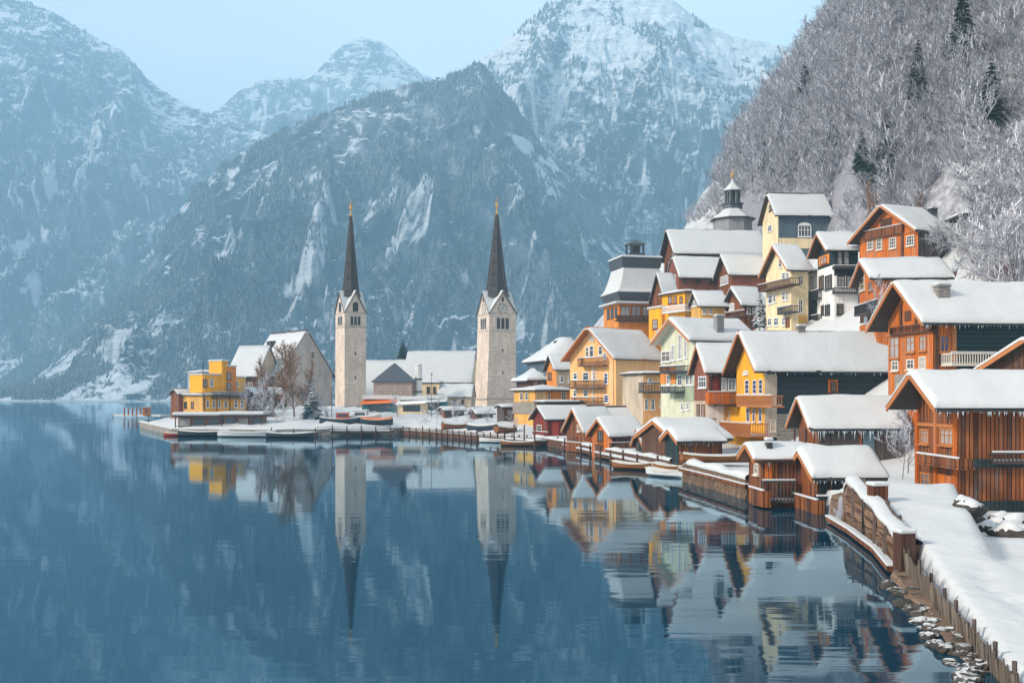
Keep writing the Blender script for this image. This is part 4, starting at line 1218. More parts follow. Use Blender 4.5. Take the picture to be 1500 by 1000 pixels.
# ------------------------------------------------------------------ church towers
def church_tower(c, l, r_, base, eave, apex, top, tip, D, half, flare, label, clockc):
    k = D/F
    th = math.atan2(c-l, r_-c); w = (r_-c)*k/math.cos(th)*1.02
    z = lambda py: (base-py)*k
    zb = CH+(HOR-base)*k
    root = empty('church_tower', ((c-750)*k, D, zb), th, label, 'church tower', 'slender spired church towers')
    ze, za, zt, zp = z(eave), z(apex), z(top), z(tip)
    mb = MB()
    fl = flare
    b0 = [(-fl, 0-.0), (w, 0), (w, w+fl), (-fl, w+fl)]
    b1 = [(0,0),(w,0),(w,w),(0,w)]
    vs = [(x,y,-7) for x,y in b0]+[(x*1.0,y,z(base-8)) for x,y in b0]+[(x*.25+p[0]*.75,y*.25+p[1]*.75,ze*.62) for (x,y),p in zip(b0,b1)]+[(x,y,ze) for x,y in b1]
    fs = []
    for i in range(3):
        for j in range(4): fs.append((i*4+j, i*4+(j+1)%4, (i+1)*4+(j+1)%4, (i+1)*4+j))
    mb.mesh(vs, fs)
    mid = [(w/2,0),(w,w/2),(w/2,w),(0,w/2)]
    for j in range(4):
        p, q = b1[j], b1[(j+1)%4]; a = mid[j]
        mb.poly([(p[0],p[1],ze),(q[0],q[1],ze),(a[0],a[1],za)])
    shaft = mb.build('shaft', TOWER, root)
    # string courses
    mb = MB()
    for zz in (ze-.15, ze-w*.62, z(base-10)):
        o_ = .12 if zz > 5 else .35+fl
        mb.box(-o_, w+.12, -.12, w+o_, zz-.15, zz+.15)
    mb.build('string_course', plaster((.50,.44,.38)), root)
    # folded snow roof between the four gables
    cz = za+.6; ctr = (w/2, w/2, cz); o_ = .35
    mb = MB()
    def outp(p, z_, e): return (w/2+(p[0]-w/2)*e, w/2+(p[1]-w/2)*e, z_)
    for j in range(4):
        p = outp(b1[j], ze-.25, 1.07); a = outp(mid[j], za+.18, 1.09); a2 = outp(mid[j-1], za+.18, 1.09)
        for dz in (.06, .32):
            P_ = [(q[0], q[1], q[2]+dz) for q in (p, a, ctr)]; Q_ = [(q[0], q[1], q[2]+dz) for q in (p, ctr, a2)]
            mb.poly(P_); mb.poly(Q_)
        for (s1, s2) in ((p, a), (p, a2)):
            mb.quad((s1[0],s1[1],s1[2]+.06),(s2[0],s2[1],s2[2]+.06),(s2[0],s2[1],s2[2]+.32),(s1[0],s1[1],s1[2]+.32))
    mb.build('gable_roof', SNOW, root, fix=False)
    mb = MB()
    for j in range(4):
        for q in (b1[j], b1[(j+1)%4]):
            s1 = outp(q, ze-.3, 1.085); s2 = outp(mid[j], za+.12, 1.10)
            mb.bar(s1, s2, .11)
    mb.build('barge_board', DARKWOOD, root)
    # openings
    u = w/2; faces = [('x', 0, -1), ('y', 0, -1)]
    def opening(face, u0, u1, z0, z1, kind='belfry_opening', mat=None, p=.06, arch=True):
        n = 8; pts = [(u0, z0), (u1, z0)]
        ra = (u1-u0)/2
        if arch: pts += [((u0+u1)/2+ra*math.cos(math.pi*i/n), z1-ra+ra*math.sin(math.pi*i/n)) for i in range(n+1)]
        else: pts += [(u1, z1), (u0, z1)]
        mb = MB(); k_ = len(pts)
        if face == 0: vs = [(a, -pp, b) for pp in (-.1, p) for a, b in pts]
        elif face == 1: vs = [(-pp, a, b) for pp in (-.1, p) for a, b in pts]
        elif face == 2: vs = [(a, w+pp, b) for pp in (-.1, p) for a, b in pts]
        else: vs = [(w+pp, a, b) for pp in (-.1, p) for a, b in pts]
        mb.mesh(vs, [tuple(range(k_)), tuple(range(2*k_-1, k_-1, -1))]+[(i, (i+1)%k_, k_+(i+1)%k_, k_+i) for i in range(k_)])
        return mb.build(kind, mat or BLACK, root)
    zz0 = z(base-0) 
    for f in range(4):
        pw = w*.12
        opening(f, u-w*.27, u+w*.27, z(eave)-w*.58, z(eave)-w*.12, 'opening_surround', plaster((.62,.54,.46)), .05, False)
        for i in (-1, 0, 1): opening(f, u+i*w*.165-pw*.5, u+i*w*.165+pw*.5, z(eave)-w*.54, z(eave)-w*.16, p=.08)
        if clockc:
            mb = MB(); rr = w*.16; zc = ze+(za-ze)*.22
            def disc(r, p0, p1, mat, nm):
                mb = MB(); n = 20
                vs = []
                for pp in (p0, p1):
                    for i in range(n):
                        a_, b_ = u+r*math.cos(2*math.pi*i/n), zc+r*math.sin(2*math.pi*i/n)
                        vs.append({0:(a_,-pp,b_),1:(-pp,a_,b_),2:(a_,w+pp,b_),3:(w+pp,a_,b_)}[f])
                mb.mesh(vs, [tuple(range(n)), tuple(range(2*n-1, n-1, -1))]+[(i, (i+1)%n, n+(i+1)%n, n+i) for i in range(n)])
                return mb.build(nm, mat, root)
            disc(rr*1.12, -.1, .07, BLACK, 'clock_rim'); disc(rr, -.1, .10, plaster((.60,.55,.48)), 'clock_face')
            mb = MB()
            for (a_, ln, wd) in ((R(60), rr*.85, .10), (R(200), rr*.6, .13)):
                x1, z1 = u+ln*math.cos(a_), zc+ln*math.sin(a_)
                def q(a__, b__): return {0:(a__,-.14,b__),1:(-.14,a__,b__),2:(a__,w+.14,b__),3:(w+.14,a__,b__)}[f]
                mb.bar(q(u, zc), q(x1, z1), wd*.6)
            mb.build('clock_hand', BLACK, root)
            opening(f, u-.3, u+.3, ze+(za-ze)*.56, ze+(za-ze)*.78, 'attic_opening', p=.05)
        else:
            opening(f, u-w*.13, u+w*.13, ze+.25, ze+(za-ze)*.52, 'gable_opening', p=.06)
    # slits down the shaft
    for zz in (ze*.58, ze*.34):
        opening(0, u-.18, u+.18, zz, zz+.9, 'slit_window', p=.04); 
    # spire
    hw = half*k
    zs = z(apex)-.9
    hh = zt-zs
    mb = MB(); pr = [(hw*1.12, zs), (hw*.98, zs+hh*.05), (hw*.80, zs+hh*.22), (hw*.55, zs+hh*.5), (hw*.34, zs+hh*.75), (hw*.15, zt)]
    mb.lathe(pr, w/2, w/2, 8, ph=R(22.5)); sp = mb.build('spire', spire_m, root)
    mb = MB()
    for i in range(8):
        a = R(22.5+45*i)
        for (r0, z0), (r1, z1) in zip(pr[:-1], pr[1:]):
            mb.bar((w/2+r0*math.cos(a), w/2+r0*math.sin(a), z0), (w/2+r1*math.cos(a), w/2+r1*math.sin(a), z1), .07, n=4)
    mb.build('spire_rib', plain('spire_seam', (.10,.085,.08)), sp)
    mb = MB(); mb.lathe([(.42, zt-.1), (.5, zt+.15), (.2, zt+.4), (.14, zt+(zp-zt)*.35), (.38, zt+(zp-zt)*.45), (.42, zt+(zp-zt)*.52), (.30, zt+(zp-zt)*.60), (.08, zt+(zp-zt)*.66), (.06, zp)], w/2, w/2, 10)
    mb.bar((w/2-.75, w/2, zp-1.3), (w/2+.75, w/2, zp-1.3), .09)
    mb.build('finial', GOLD, root)
    return root
spire_m = planks((.075,.065,.065), (.03,.032,.042), .5, 'v')
church_tower(505, 487, 533, 606, 457, 427, 312, 288, 262, 13, .1, 'slimmer pale stone church tower with triple belfry openings, beside the church nave on the left', False)
church_tower(717, 699, 755, 594, 458, 427, 309, 283, 262, 17, .7, 'broader pale stone church tower with clock faces, right of the long snowy roofs', True)

# ------------------------------------------------------------------ church nave and the village on the point
h = House('church', 'tall plain grey church nave with steep snow roof beside the left church tower', 'church',
          411, 266, 487, 362, 606, 551, 480, 15.5, m=-1, og=.3, os=.8, gm=NAVE, sm=BEIGE, t=.6, found=6)
h.win('g', (455,515,461,525), fr=PALETRIM, gl=GLASS, nv=0)
wins(h, 's', [(378,558,384,574),(394,558,400,574)], fr=PALETRIM, gl=GLASS)
h.chimney(394,400,500,508,.3,BLACK)
h = House('house', 'lower snow roofed house attached to the left end of the church', 'house',
          378, 262, 410, 336, 606, 551, 505, 11, m=-1, og=.3, os=.9, gm=BEIGE, sm=BROWN_DK, t=.6, found=6)
wins(h, 's', [(350,560,356,572),(364,560,370,572)], fr=PALETRIM, gl=GLASS)
h = House('house', 'long white roofed church hall between the two towers, roof reaching almost to the ground', 'house',
          690, 285, 701, 592, 590, 560, 513, 12, m=-1, og=.3, os=.5, gm=CREAM, sm=CREAM, t=.7, found=6)
h = House('house', 'snow roofed house directly behind the left tower, its great slope facing the lake', 'house',
          600, 292, 620, 527, 590, 584, 526, 12, m=-1, og=.3, os=.5, gm=CREAM, sm=CREAM, t=.7, found=6)
h = House('house', 'cream low house with its own snow roof in front of the church hall', 'house',
          690, 250, 696, 643, 598, 581, 558, 6, m=-1, og=.2, os=.4, gm=BEIGE, sm=BEIGE, t=.5, found=5)
wins(h, 's', [(648,586,652,592),(664,585,668,591),(676,585,680,591)], fr=BROWN_DK, gl=GLASS)
h = House('house', 'narrow cream house with brown shutters between the round silo and the low house', 'house',
          643, 252, 650, 619, 598, 560, 553, 5, m=-1, og=.2, os=.3, gm=CREAM, sm=CREAM, t=.35, found=5, roof='hip')
wins(h, 's', [(625,566,630,576),(634,566,639,576)], fr=BROWN, gl=GLASS)
h = House('house', 'pinkish brown house with a dark pyramid roof standing between the towers', 'house',
          603, 240, 608, 547, 602, 558, 531, 9.5, m=-1, og=.5, os=.5, gm=PINKGREY, sm=PINKGREY, t=.1, found=5, roof='hip', hip=(1.1,1.1), trim=SLATEROOF, hole='bare')
wins(h, 's', [(574,574,577,580),(587,571,589,575),(556,571,558,575)], fr=PALETRIM, gl=GLASS, nv=0)
def silo():
    D = 246; c = place(613, 600, D); r = empty('silo', c, 0, 'slim white round silo tower beside the pinkish house', 'silo')
    mb = MB(); mb.lathe([(.85,-4),(.85,10.2),(.6,10.6)], 0, 0, 16); mb.build('shell', WHITE, r)
    mb = MB(); mb.lathe([(.95,7.2),(.95,7.5)], 0, 0, 16); mb.lathe([(.95,4.2),(.95,4.5)], 0, 0, 16); mb.build('band', BLACK, r)
    mb = MB(); mb.lathe([(.9,10.55),(.8,10.9),(.3,11.2)], 0, 0, 12); mb.build('snow', SNOW, r)
silo()
# yellow group at the tip
h = House('hotel', 'yellow and orange waterfront building with stepped blocks at the tip of the point', 'hotel',
          297, 222, 262, 362, 606, 578, 575, 9, og=.5, os=.6, gm=OCHRE, sm=YELLOW, t=.45, found=4, roof='hip')
wins(h, 's', [(302,586,306,597),(311,587,315,597),(319,587,323,597),(328,587,333,597),(343,586,348,597),(352,586,357,597)], fr=WHITETRIM, gl=GLASS, nv=0)
wins(h, 'g', [(270,588,274,598),(280,588,284,598)], fr=BROWN_DK, gl=GLASS, nv=0)
def blockpart(h, r, d0, d1, mat, nm='upper_block', snow=True, bot=0):
    u0, u1, z0, z1 = h.rect('s', r, -d0)
    mb = MB(); x0, x1 = sorted((h.m*u0, h.m*u1)); mb.box(x0, x1, d0, d1, z0-bot, z1); b = mb.build(nm, mat, h.root)
    if snow:
        mb = MB(); mb.box(x0-.2, x1+.2, d0-.2, d1+.2, z1+.002, z1+.35); o = mb.build('snow', SNOW, b); o.modifiers.new('b', 'BEVEL').width = .12
    return b
blockpart(h, (299,549,325,575), 1.5, 7, YELLOW); blockpart(h, (325,529,334,575), 1.2, 6, YELLOW); blockpart(h, (334,537,346,575), 1.0, 6.5, ORANGE_WALL)
blockpart(h, (346,553,360,575), 1.5, 7, OCHRE)
wins(h, 's', [(304,555,309,567)], fr=BROWN_DK, gl=GLASS_PALE, p=-1.45)
wins(h, 's', [(350,558,355,566)], fr=WHITETRIM, gl=GLASS, p=-1.45)
h.balcony('s', (312,574,371,583), .7, BLACK)
wins(h, 's', [(313,554,318,566)], fr=WHITETRIM, gl=GLASS, p=-1.45)
wins(h, 's', [(336,545,342,556),(336,560,342,571)], fr=BROWN_DK, gl=GLASS_PALE, p=-.95)
h.posts('s', (300,318,337,361), 578, 602, .8, .1, BROWN)
h.posts('s', (297.5,), 530, 600, .9, .09, BLACK, 'mast')
h = House('house', 'pale blue hazy house block standing behind the yellow waterfront building', 'house',
          290, 246, 275, 325, 604, 545, 538, 9, og=.2, os=.2, gm=plaster((.33,.42,.5)), sm=plaster((.38,.46,.54)), t=.4, found=4, roof='hip')
wins(h, 's', [(296,548,300,556),(306,548,310,556),(316,548,320,556)], fr=WHITETRIM, gl=GLASS, nv=0)
wins(h, 'g', [(278,556,282,566)], fr=WHITETRIM, gl=GLASS, nv=0)
h = House('hut', 'rust brown plank hut at the very tip of the point, left of the yellow building', 'hut',
          262, 226, 250, 276, 606, 577, 567, 4, og=.4, os=.3, gm=BROWN, sm=REDBROWN, t=.3, found=4)
h = House('shed', 'brown shed with snowy lean roof right of the yellow waterfront building', 'shed',
          372, 232, 355, 420, 606, 577, 566, 5, og=.4, os=.4, gm=BROWN, sm=BROWN_DK, t=.4, found=4)
wins(h, 's', [(380,584,386,592),(396,584,402,592)], fr=PALETRIM, gl=GLASS)

# ------------------------------------------------------------------ docks, pavilions, boats
def hull(mb, L, W, H, m=0, n=14, sheer=.35):
    prof_ = []
    for i in range(n+1):
        t = i/n; x = (t-.5)*L
        wf = W/2*(1-abs(2*t-1)**2.6*(.96 if t > .5 else .45))
        sh = H*(1+sheer*(2*t-1)**2)
        prof_.append([(x, -wf, sh), (x, -wf*.82, H*.35), (x, 0, 0), (x, wf*.82, H*.35), (x, wf, sh)])
    vs = [p for r in prof_ for p in r]; fs = []
    for i in range(n):
        for j in range(4): fs.append((i*5+j, i*5+j+1, (i+1)*5+j+1, (i+1)*5+j))
    fs.append((0,1,2,3,4)); fs.append(tuple(n*5+j for j in (4,3,2,1,0)))
    mb.mesh(vs, fs, m)
    return prof_
def boat(px, py, D, L, W, H, rz, hullm, label, tarp=None, cabin=None, z=None, group=None):
    p = place(px, py, D)
    if z is not None: p.z = z
    r = empty('boat', p, rz, label, 'boat', group)
    mb = MB(); pr = hull(mb, L, W, H); hb = mb.build('hull', hullm, r, fix=False)
    mb = MB()
    for s_ in (0, 4):
        for a, b in zip(pr[:-1], pr[1:]): mb.bar(a[s_], b[s_], .06)
    mb.build('gunwale', PALETRIM, hb)
    mb = MB(); n = len(pr); m_ = 6; vs = []
    for row in pr:
        for j in range(m_+1):
            v = j/m_; y = row[0][1]*(1-2*v)*.96; 
            vs.append((row[0][0]*.97, y, row[0][2]-.05+math.sin(math.pi*v)*(.42 if tarp else .18)*W/2.2))
    fs = [(i*(m_+1)+j, i*(m_+1)+j+1, (i+1)*(m_+1)+j+1, (i+1)*(m_+1)+j) for i in range(n-1) for j in range(m_)]
    mb.mesh(vs, fs); mb.build('snow_cover', tarp or SNOW, r, smooth=True, fix=False)
    if cabin:
        mb = MB(); mb.box(-L*.12, L*.18, -W*.3, W*.3, H*.8, H*.8+1.3); cb = mb.build('cabin', cabin, r)
        mb = MB(); mb.box(-L*.15, L*.21, -W*.34, W*.34, H*.8+1.303, H*.8+1.6); o = mb.build('snow', SNOW, cb); o.modifiers.new('b', 'BEVEL').width = .1
        mb = MB(); mb.box(-L*.09, L*.15, -W*.305, W*.305, H*.8+.55, H*.8+1.1); mb.build('window', GLASS, cb)
    return r
BLUEHULL = plain('blue_hull', (.025,.045,.07)); WOODHULL = planks((.40,.16,.05), (.22,.08,.03), .15, 'h'); REDHULL = plain('red_hull', (.55,.07,.03)); WHITEHULL = plain('white_hull', (.6,.62,.64))
TEAL = plain('teal_paint', (.03,.16,.19)); ORANGE_TARP = plain('orange_tarp', (.70,.16,.03))

def dock(pts, zt, wid, label, mat=None, piles=True, pile_h=.7, step=3.2, thick=.35, snow=.22, name='dock', pm=None, rail=False):
    mat = mat or BROWN_DK
    r = empty(name, (pts[0][0], pts[0][1], 0), 0, label, 'dock')
    ox, oy = pts[0]
    mb = MB(); ms = MB(); allp = []
    for (x0, y0), (x1, y1) in zip(pts[:-1], pts[1:]):
        d = Vector((x1-x0, y1-y0, 0)); l = d.length; d.normalize(); nrm = Vector((-d.y, d.x, 0))
        a = Vector((x0-ox, y0-oy, 0)); b = a+d*l
        def slab(M, e, z0, z1):
            q = [a-nrm*e, b-nrm*e, b+nrm*(wid+e), a+nrm*(wid+e)]
            vs = [(v.x, v.y, z0) for v in q]+[(v.x, v.y, z1) for v in q]
            M.mesh(vs, [(0,3,2,1),(4,5,6,7),(0,1,5,4),(1,2,6,5),(2,3,7,6),(3,0,4,7)])
        slab(mb, 0, zt-thick, zt); slab(ms, .04, zt+.004, zt+snow)
        n = max(1, int(l/step))
        for i in range(n+1): allp.append((a+d*(l*i/n)-nrm*.12, zt+pile_h*(.7+.5*rnd.random())))
    dk = mb.build('deck', mat, r); o = ms.build('snow', SNOW, dk); bv = o.modifiers.new('b', 'BEVEL'); bv.width = .09; bv.segments = 2
    if piles:
        for p, zz in allp:
            mb = MB(); mb.bar((p.x, p.y, -1.2), (p.x+rnd.uniform(-.05,.05), p.y, zz), .12, n=7, r2=.10); mb.build('pile', pm or BROWN_DK, r)
        if rail:
            mb = MB()
            for (p, z0), (q, z1) in zip(allp[:-1], allp[1:]):
                zz = zt+pile_h*.75
                if (p-q).length < step*2.5:
                    mb.bar((p.x, p.y, zz), (q.x, q.y, zz), .05); mb.bar((p.x, p.y, zz-.35), (q.x, q.y, zz-.35), .04)
            mb.build('railing', mat, r)
    return r
def W2(px, D): return ((px-750)/F*D, D)
dock([W2(573,191),W2(640,177),W2(700,162),W2(784,146.5)], .75, 1.6, 'long timber edged quay dock in front of the churches, snow on top', BROWN_DK, step=2.2, pile_h=.75, thick=.8, rail=True)
dock([W2(466,181),W2(572,180)], .85, 3, 'low snowy dock below the left church tower', BLACK, step=2.2, pile_h=.95, rail=True)
dock([W2(398,178),W2(462,178)], .6, 2.2, 'short dark dock by the bare tree and snowy fir', BLACK, step=3, pile_h=.8)
dock([W2(258,184),W2(392,180)], .5, 5.5, 'wide snow covered float under the glazed boat pavilion', BLACK, step=4, pile_h=.6)
dock([W2(166,330),W2(236,322)], .9, 6, 'thin far landing stage with orange posts left of the point', PALETRIM, step=4, pile_h=0, thick=.3)
dock([W2(740,150),W2(784,143)], .7, 2, 'small dock with tall dark frame posts left of the dark red boathouse', BROWN_DK, step=2.2, pile_h=2.2)
dock([W2(800,147),W2(828,134),W2(866,119.5),W2(896,110),W2(935,101),W2(965,94)], .5, 1.0, 'narrow plank walkway along the feet of the brown boathouses', BROWN_DK, step=4.0, pile_h=.9)
# far landing: orange posts and box
def landing():
    for i, px in enumerate((182,188,194,200,206)):
        p = place(px, 606, 326); o = MB(); o.bar((0,0,0),(0,0,2.3), .22, n=6); q = o.build('mooring_post', ORANGE); q.location = (p.x, p.y, .9)
        tag(q, 'orange mooring post on the far landing stage', 'post', 'orange mooring posts on the far landing stage')
    p = place(215, 604, 324); r = empty('ticket_booth', (p.x, p.y, .9), .2, 'little orange booth on the far landing stage', 'booth')
    m = MB(); m.box(-1.1,1.1,-1,1,0,2.6); m.build('wall', ORANGE, r); m = MB(); m.box(-1.3,1.3,-1.2,1.2,2.603,2.85); m.build('snow', SNOW, r)
    m = MB(); m.box(-.4,.4,-1.05,-.9,.9,1.9); m.build('window', GLASS, r)
landing()
# glazed pavilions with snow canopies
def boat_pavilion(px0, px1, py0, pyb, D, dep, label, cols):
    p = place(px0, 625, D); r = empty('boat_pavilion', (p.x, D, .5), 0, label, 'pavilion', 'boat pavilions at the point')
    L = (px1-px0)/F*D; zt = CH+(HOR-py0)/F*D-.5
    m = MB(); m.box(-.4, L+.4, -.5, dep, zt-.35, zt-.2); rf = m.build('roof', BLACK, r)
    m = MB(); m.box(-.5, L+.5, -.6, dep+.1, zt-.197, zt+.45); o = m.build('snow', SNOW, rf); b = o.modifiers.new('b', 'BEVEL'); b.width = .3; b.segments = 3
    n = int(L/2.2)
    for i in range(n+1):
        m = MB(); m.box(L*i/n-.08, L*i/n+.08, -.1, .1, 0, zt-.35); m.build('post', cols, r)
    m = MB(); m.box(0.1, L-.1, 1.2, dep-.6, 0, zt-.353); m.build('back_wall', plain('pavilion_wall', (.22,.12,.09)), r)
    for i in range(n):
        m = MB(); m.box(L*(i+.15)/n, L*(i+.85)/n, 1.1, 1.2, .9, zt-.8); m.build('window', rnd.choice([GLASS, GLASS_PALE, GLASS]), r)
    m = MB(); m.box(0, L, -.08, .0, .95, 1.05); m.build('railing', BLACK, r)
boat_pavilion(257, 322, 607, 628, 187, 4.5, 'glazed boat pavilion with snow canopy and reddish posts, left one of two at the tip', BROWN)
boat_pavilion(325, 384, 606, 628, 186, 4.5, 'glazed boat pavilion with snow canopy, the one of two nearer the bare trees', BLACK)
boat(300, 628, 179, 9, 2.2, .8, .05, BLUEHULL, 'long snow covered boat moored below the left boat pavilion', z=.0)
boat(362, 628, 175.5, 10, 2.2, .8, -.05, WHITEHULL, 'long snow covered white boat moored below the right boat pavilion', z=.0)
boat(266, 634, 180, 6, 1.6, .5, .1, REDHULL, 'red hulled low boat at the outer corner of the glazed pavilion', z=0)
boat(425, 628, 173, 8, 1.9, .7, 0, BLUEHULL, 'dark blue snow covered boat moored under the snowy fir', z=0)
boat(500, 612, 190, 8, 2.4, 1.1, .15, BLUEHULL, 'snow heaped boat laid up on land before the left church tower', z=1.7, cabin=REDHULL)
boat(527, 612, 192, 8, 2.8, 1.2, -.1, WHITEHULL, 'boat under a humped white tarpaulin laid up right of the left tower foot', tarp=SNOW, z=1.9, cabin=WHITEHULL)
boat(552, 612, 190, 6, 2.0, .9, .2, BLUEHULL, 'small boat with orange tarpaulin laid up below the orange awning', tarp=ORANGE_TARP, z=1.7)
boat(762, 652, 144, 5.5, 1.7, .6, -.2, WOODHULL, 'wooden rowing boat filled with snow under the tall dark frame posts', z=0.0)
boat(726, 646, 154, 5, 1.5, .55, -.35, WHITEHULL, 'white rowing boat filled with snow beside the timber edged quay', z=0.0)
boat(930, 676, 97.5, 4.6, 1.5, .6, -.6, WOODHULL, 'varnished wooden rowing boat moored by the pointed boat sheds', z=0.0)
boat(976, 689, 89, 4.2, 1.5, .55, -.9, WHITEHULL, 'white rowing boat deep in snow moored left of the snow topped quay', z=0.0)
boat(990, 683, 91, 4.5, 1.6, .6, -.8, WOODHULL, 'brown rowing boat deep in snow tucked behind the white one', z=0.25)
boat(1052, 652, 84, 6.2, 1.9, .6, .1, WOODHULL, 'snowed in boat lying on the snowy quay in front of the yellow house', z=1.55)
for i, (px, D, rz_, hm) in enumerate(((668,176,.5,WOODHULL),(706,168,-.4,BLUEHULL),(742,160,.9,WOODHULL))):
    x, y, _ = place(px, 610, D); boat(px, 610, D, 5.2, 1.9, .8, rz_, hm, ['brown boat under a hump of snow laid up behind the railed quay','dark boat under a hump of snow laid up near the clock tower','brown boat under snow laid up left of the ochre house',][i], tarp=SNOW, z=gz(x, y)+.05)
# awning stalls between the towers
def awning(px, py, D, L, H, mat, wallm, label):
    p = place(px, py, D); r = empty('market_stall', p, -.1, label, 'stall')
    m = MB(); m.box(-L/2, L/2, 0, 2.2, -2.5, H*.72); m.build('wall', wallm, r)
    m = MB(); vs = [(-L/2-.2,-1.3,H*.62),(L/2+.2,-1.3,H*.74),(L/2+.2,2.2,H*1.05),(-L/2-.2,2.2,H*.92)]; vs += [(a,b,c+.1) for a,b,c in vs]
    m.mesh(vs, [(0,1,2,3),(7,6,5,4),(0,4,5,1),(1,5,6,2),(2,6,7,3),(3,7,4,0)]); a = m.build('awning', mat, r)
    m = MB(); m.box(-L/2-.1, L/2+.1, .5, 2.3, H*.95, H*1.2); m.build('snow', SNOW, a)
    m = MB(); m.box(-L*.3, L*.3, -.06, -.0, H*.2, H*.6); m.build('window', GLASS, r)
awning(556, 607, 215, 7.5, 3.4, ORANGE_TARP, TEAL, 'teal walled stall with an orange awning right of the left tower foot')
awning(603, 607, 212, 6, 3.2, WHITETRIM, CREAM, 'cream stall with white awning in front of the silo')
awning(632, 603, 222, 6.5, 3.0, SNOW, TEAL, 'teal flat stall under snow in front of the narrow cream house')
h = House('hut', 'tiny snow roofed hut with dark gable in front of the clock tower', 'hut', 699, 196, 688, 722, 612, 606, 596, 3.6, og=.4, os=.3, gm=BROWN_DK, sm=GREYWOOD, t=.4, found=3)
h = House('hut', 'low snow roofed hut between the clock tower and the ochre house', 'hut', 738, 182, 728, 756, 606, 596, 590, 4, og=.4, os=.3, gm=GREYWOOD, sm=BROWN_DK, t=.45, found=3)
h = House('shelter', 'round roofed snowy shelter with brown gable left of the tiny dark gabled hut', 'shelter', 652, 205, 643, 680, 610, 601, 593, 4.2, og=.4, os=.3, gm=BROWN, sm=GREYWOOD, t=.55, found=3)
# street lamps
def lamp(px, py, D, H_, label):
    p = place(px, py, D); r = empty('street_lamp', p, 0, label, 'lamp')
    m = MB(); m.bar((0,0,-1),(0,0,H_), .07, n=6, r2=.05); m.build('pole', BLACK, r)
    m = MB(); m.lathe([(.1,H_),(.25,H_+.1),(.22,H_+.45),(.05,H_+.6)], 0, 0, 8); m.build('lantern', GLASS_PALE, r)
lamp(632, 612, 205, 8.5, 'tall thin lamp post in front of the narrow cream house')
lamp(486, 612, 200, 6.0, 'thin lamp post just left of the left church tower')

# ------------------------------------------------------------------ quay walls and the foreground
def wall_line(pts, label, name='quay_wall', mat=None, out=.25, thick=.7, snow=.25, inner=.6, depth=2.0, lean=.12, cat='wall'):
    """pts: (x, y, top z) along the shore, water on the left of travel"""
    mat = mat or QUAY
    r = empty(name, (pts[0][0], pts[0][1], 0), 0, label, cat)
    o = Vector((pts[0][0], pts[0][1], 0)); V = [Vector(p)-o for p in pts]
    # resample
    P = []
    for a, b in zip(V[:-1], V[1:]):
        n = max(1, int((b-a).length/.6))
        for i in range(n): P.append(a.lerp(b, i/n))
    P.append(V[-1])
    rows = [-1.5, 0.0, .35, .7, 1.0]
    vs = []; vt = []
    for i, p in enumerate(P):
        d = (P[min(i+1, len(P)-1)]-P[max(i-1, 0)]); d.z = 0; d.normalize(); nr = Vector((-d.y, d.x, 0))
        for j, k in enumerate(rows):
            z = -1.5 if j == 0 else p.z*k
            off = out+lean*(1-k)*p.z+(.07*math.sin(i*1.7+j*2.1)+.05*rnd.uniform(-1,1))*(0 < j < 4)
            q = p+nr*off; vs.append((q.x, q.y, z))
        q = p-nr*(thick-out); vs.append((q.x, q.y, p.z)); q2 = q; vs.append((q2.x, q2.y, -1.5))
        for (e, zz) in ((out+.06, .0), (out+.10, snow*.5), (out-.08, snow*.95), (-(thick-out)*.5, snow*1.25), (-(thick-out)-inner+.1, snow*.5), (-(thick-out)-inner, -.2)):
            q = p+nr*(e+.04*math.sin(i*.9)); vt.append((q.x, q.y, p.z+zz*(1+.25*math.sin(i*.6))+.01))
    c = len(rows)+2
    fs = [(i*c+j, i*c+j+1, (i+1)*c+j+1, (i+1)*c+j) for i in range(len(P)-1) for j in range(c-1)]
    m = MB(); m.mesh(vs, fs); m.poly(vs[:c]); m.poly(vs[-c:]); w_ = m.build('masonry' if mat is QUAY else 'timber', mat, r, fix=False)
    if not snow: return r, P, o
    fs = [(i*6+j, i*6+j+1, (i+1)*6+j+1, (i+1)*6+j) for i in range(len(P)-1) for j in range(5)]
    m = MB(); m.mesh(vt, fs); m.build('snow', SNOW, r, smooth=True, fix=False)
    return r, P, o
WT = planks((.30,.17,.10), (.13,.07,.04), .42, 'h')
def wpt(px, py, D): 
    p = place(px, py, D); return (p.x, p.y, p.z)
r, Pw, ow = wall_line([(15.3,39.6,1.25),(16.7,46.5,1.80),(18.0,54.2,2.45)][::1], 'tall brown plank retaining wall with snow cap holding up the foreground snowbank', mat=WT, depth=2, lean=.03, inner=.2, name='retaining_wall')
# ledger beams, posts on the wall face
m = MB()
for p in Pw[::5]:
    m.bar((p.x-.34, p.y-.02, -1), (p.x-.30, p.y, p.z+.1), .11, n=6)
m.build('buttress_post', GREYWOOD, r)
m = MB()
for k in (.33, .66):
    for a, b in zip(Pw[:-1], Pw[1:]): m.bar((a.x-.30, a.y, a.z*k), (b.x-.30, b.y, b.z*k), .06)
m.build('wale', BROWN_DK, r)
dock([(17.75,57),(17.15,51.5),(16.15,45),(15.05,40.2)][::-1], .30, .30, 'narrow snowy plank ledge at water level along the foot of the plank retaining wall', BROWN, piles=False, thick=.2, snow=.12)
wall_line([(11.3,22,-.1),(12.1,26,.0),(13.3,32,.15),(14.9,39.2,.35)], 'low rough stone ledge under the leaning picket fence', mat=QUAY, lean=.3, name='shore_wall', snow=0, out=.30, thick=.5, inner=.12)
wall_line([(18.1,54.4,2.35),(18.9,57.5,1.6),(19.0,60,1.2)], 'short stone wall behind the two small boathouses', mat=QUAY, name='shore_wall')
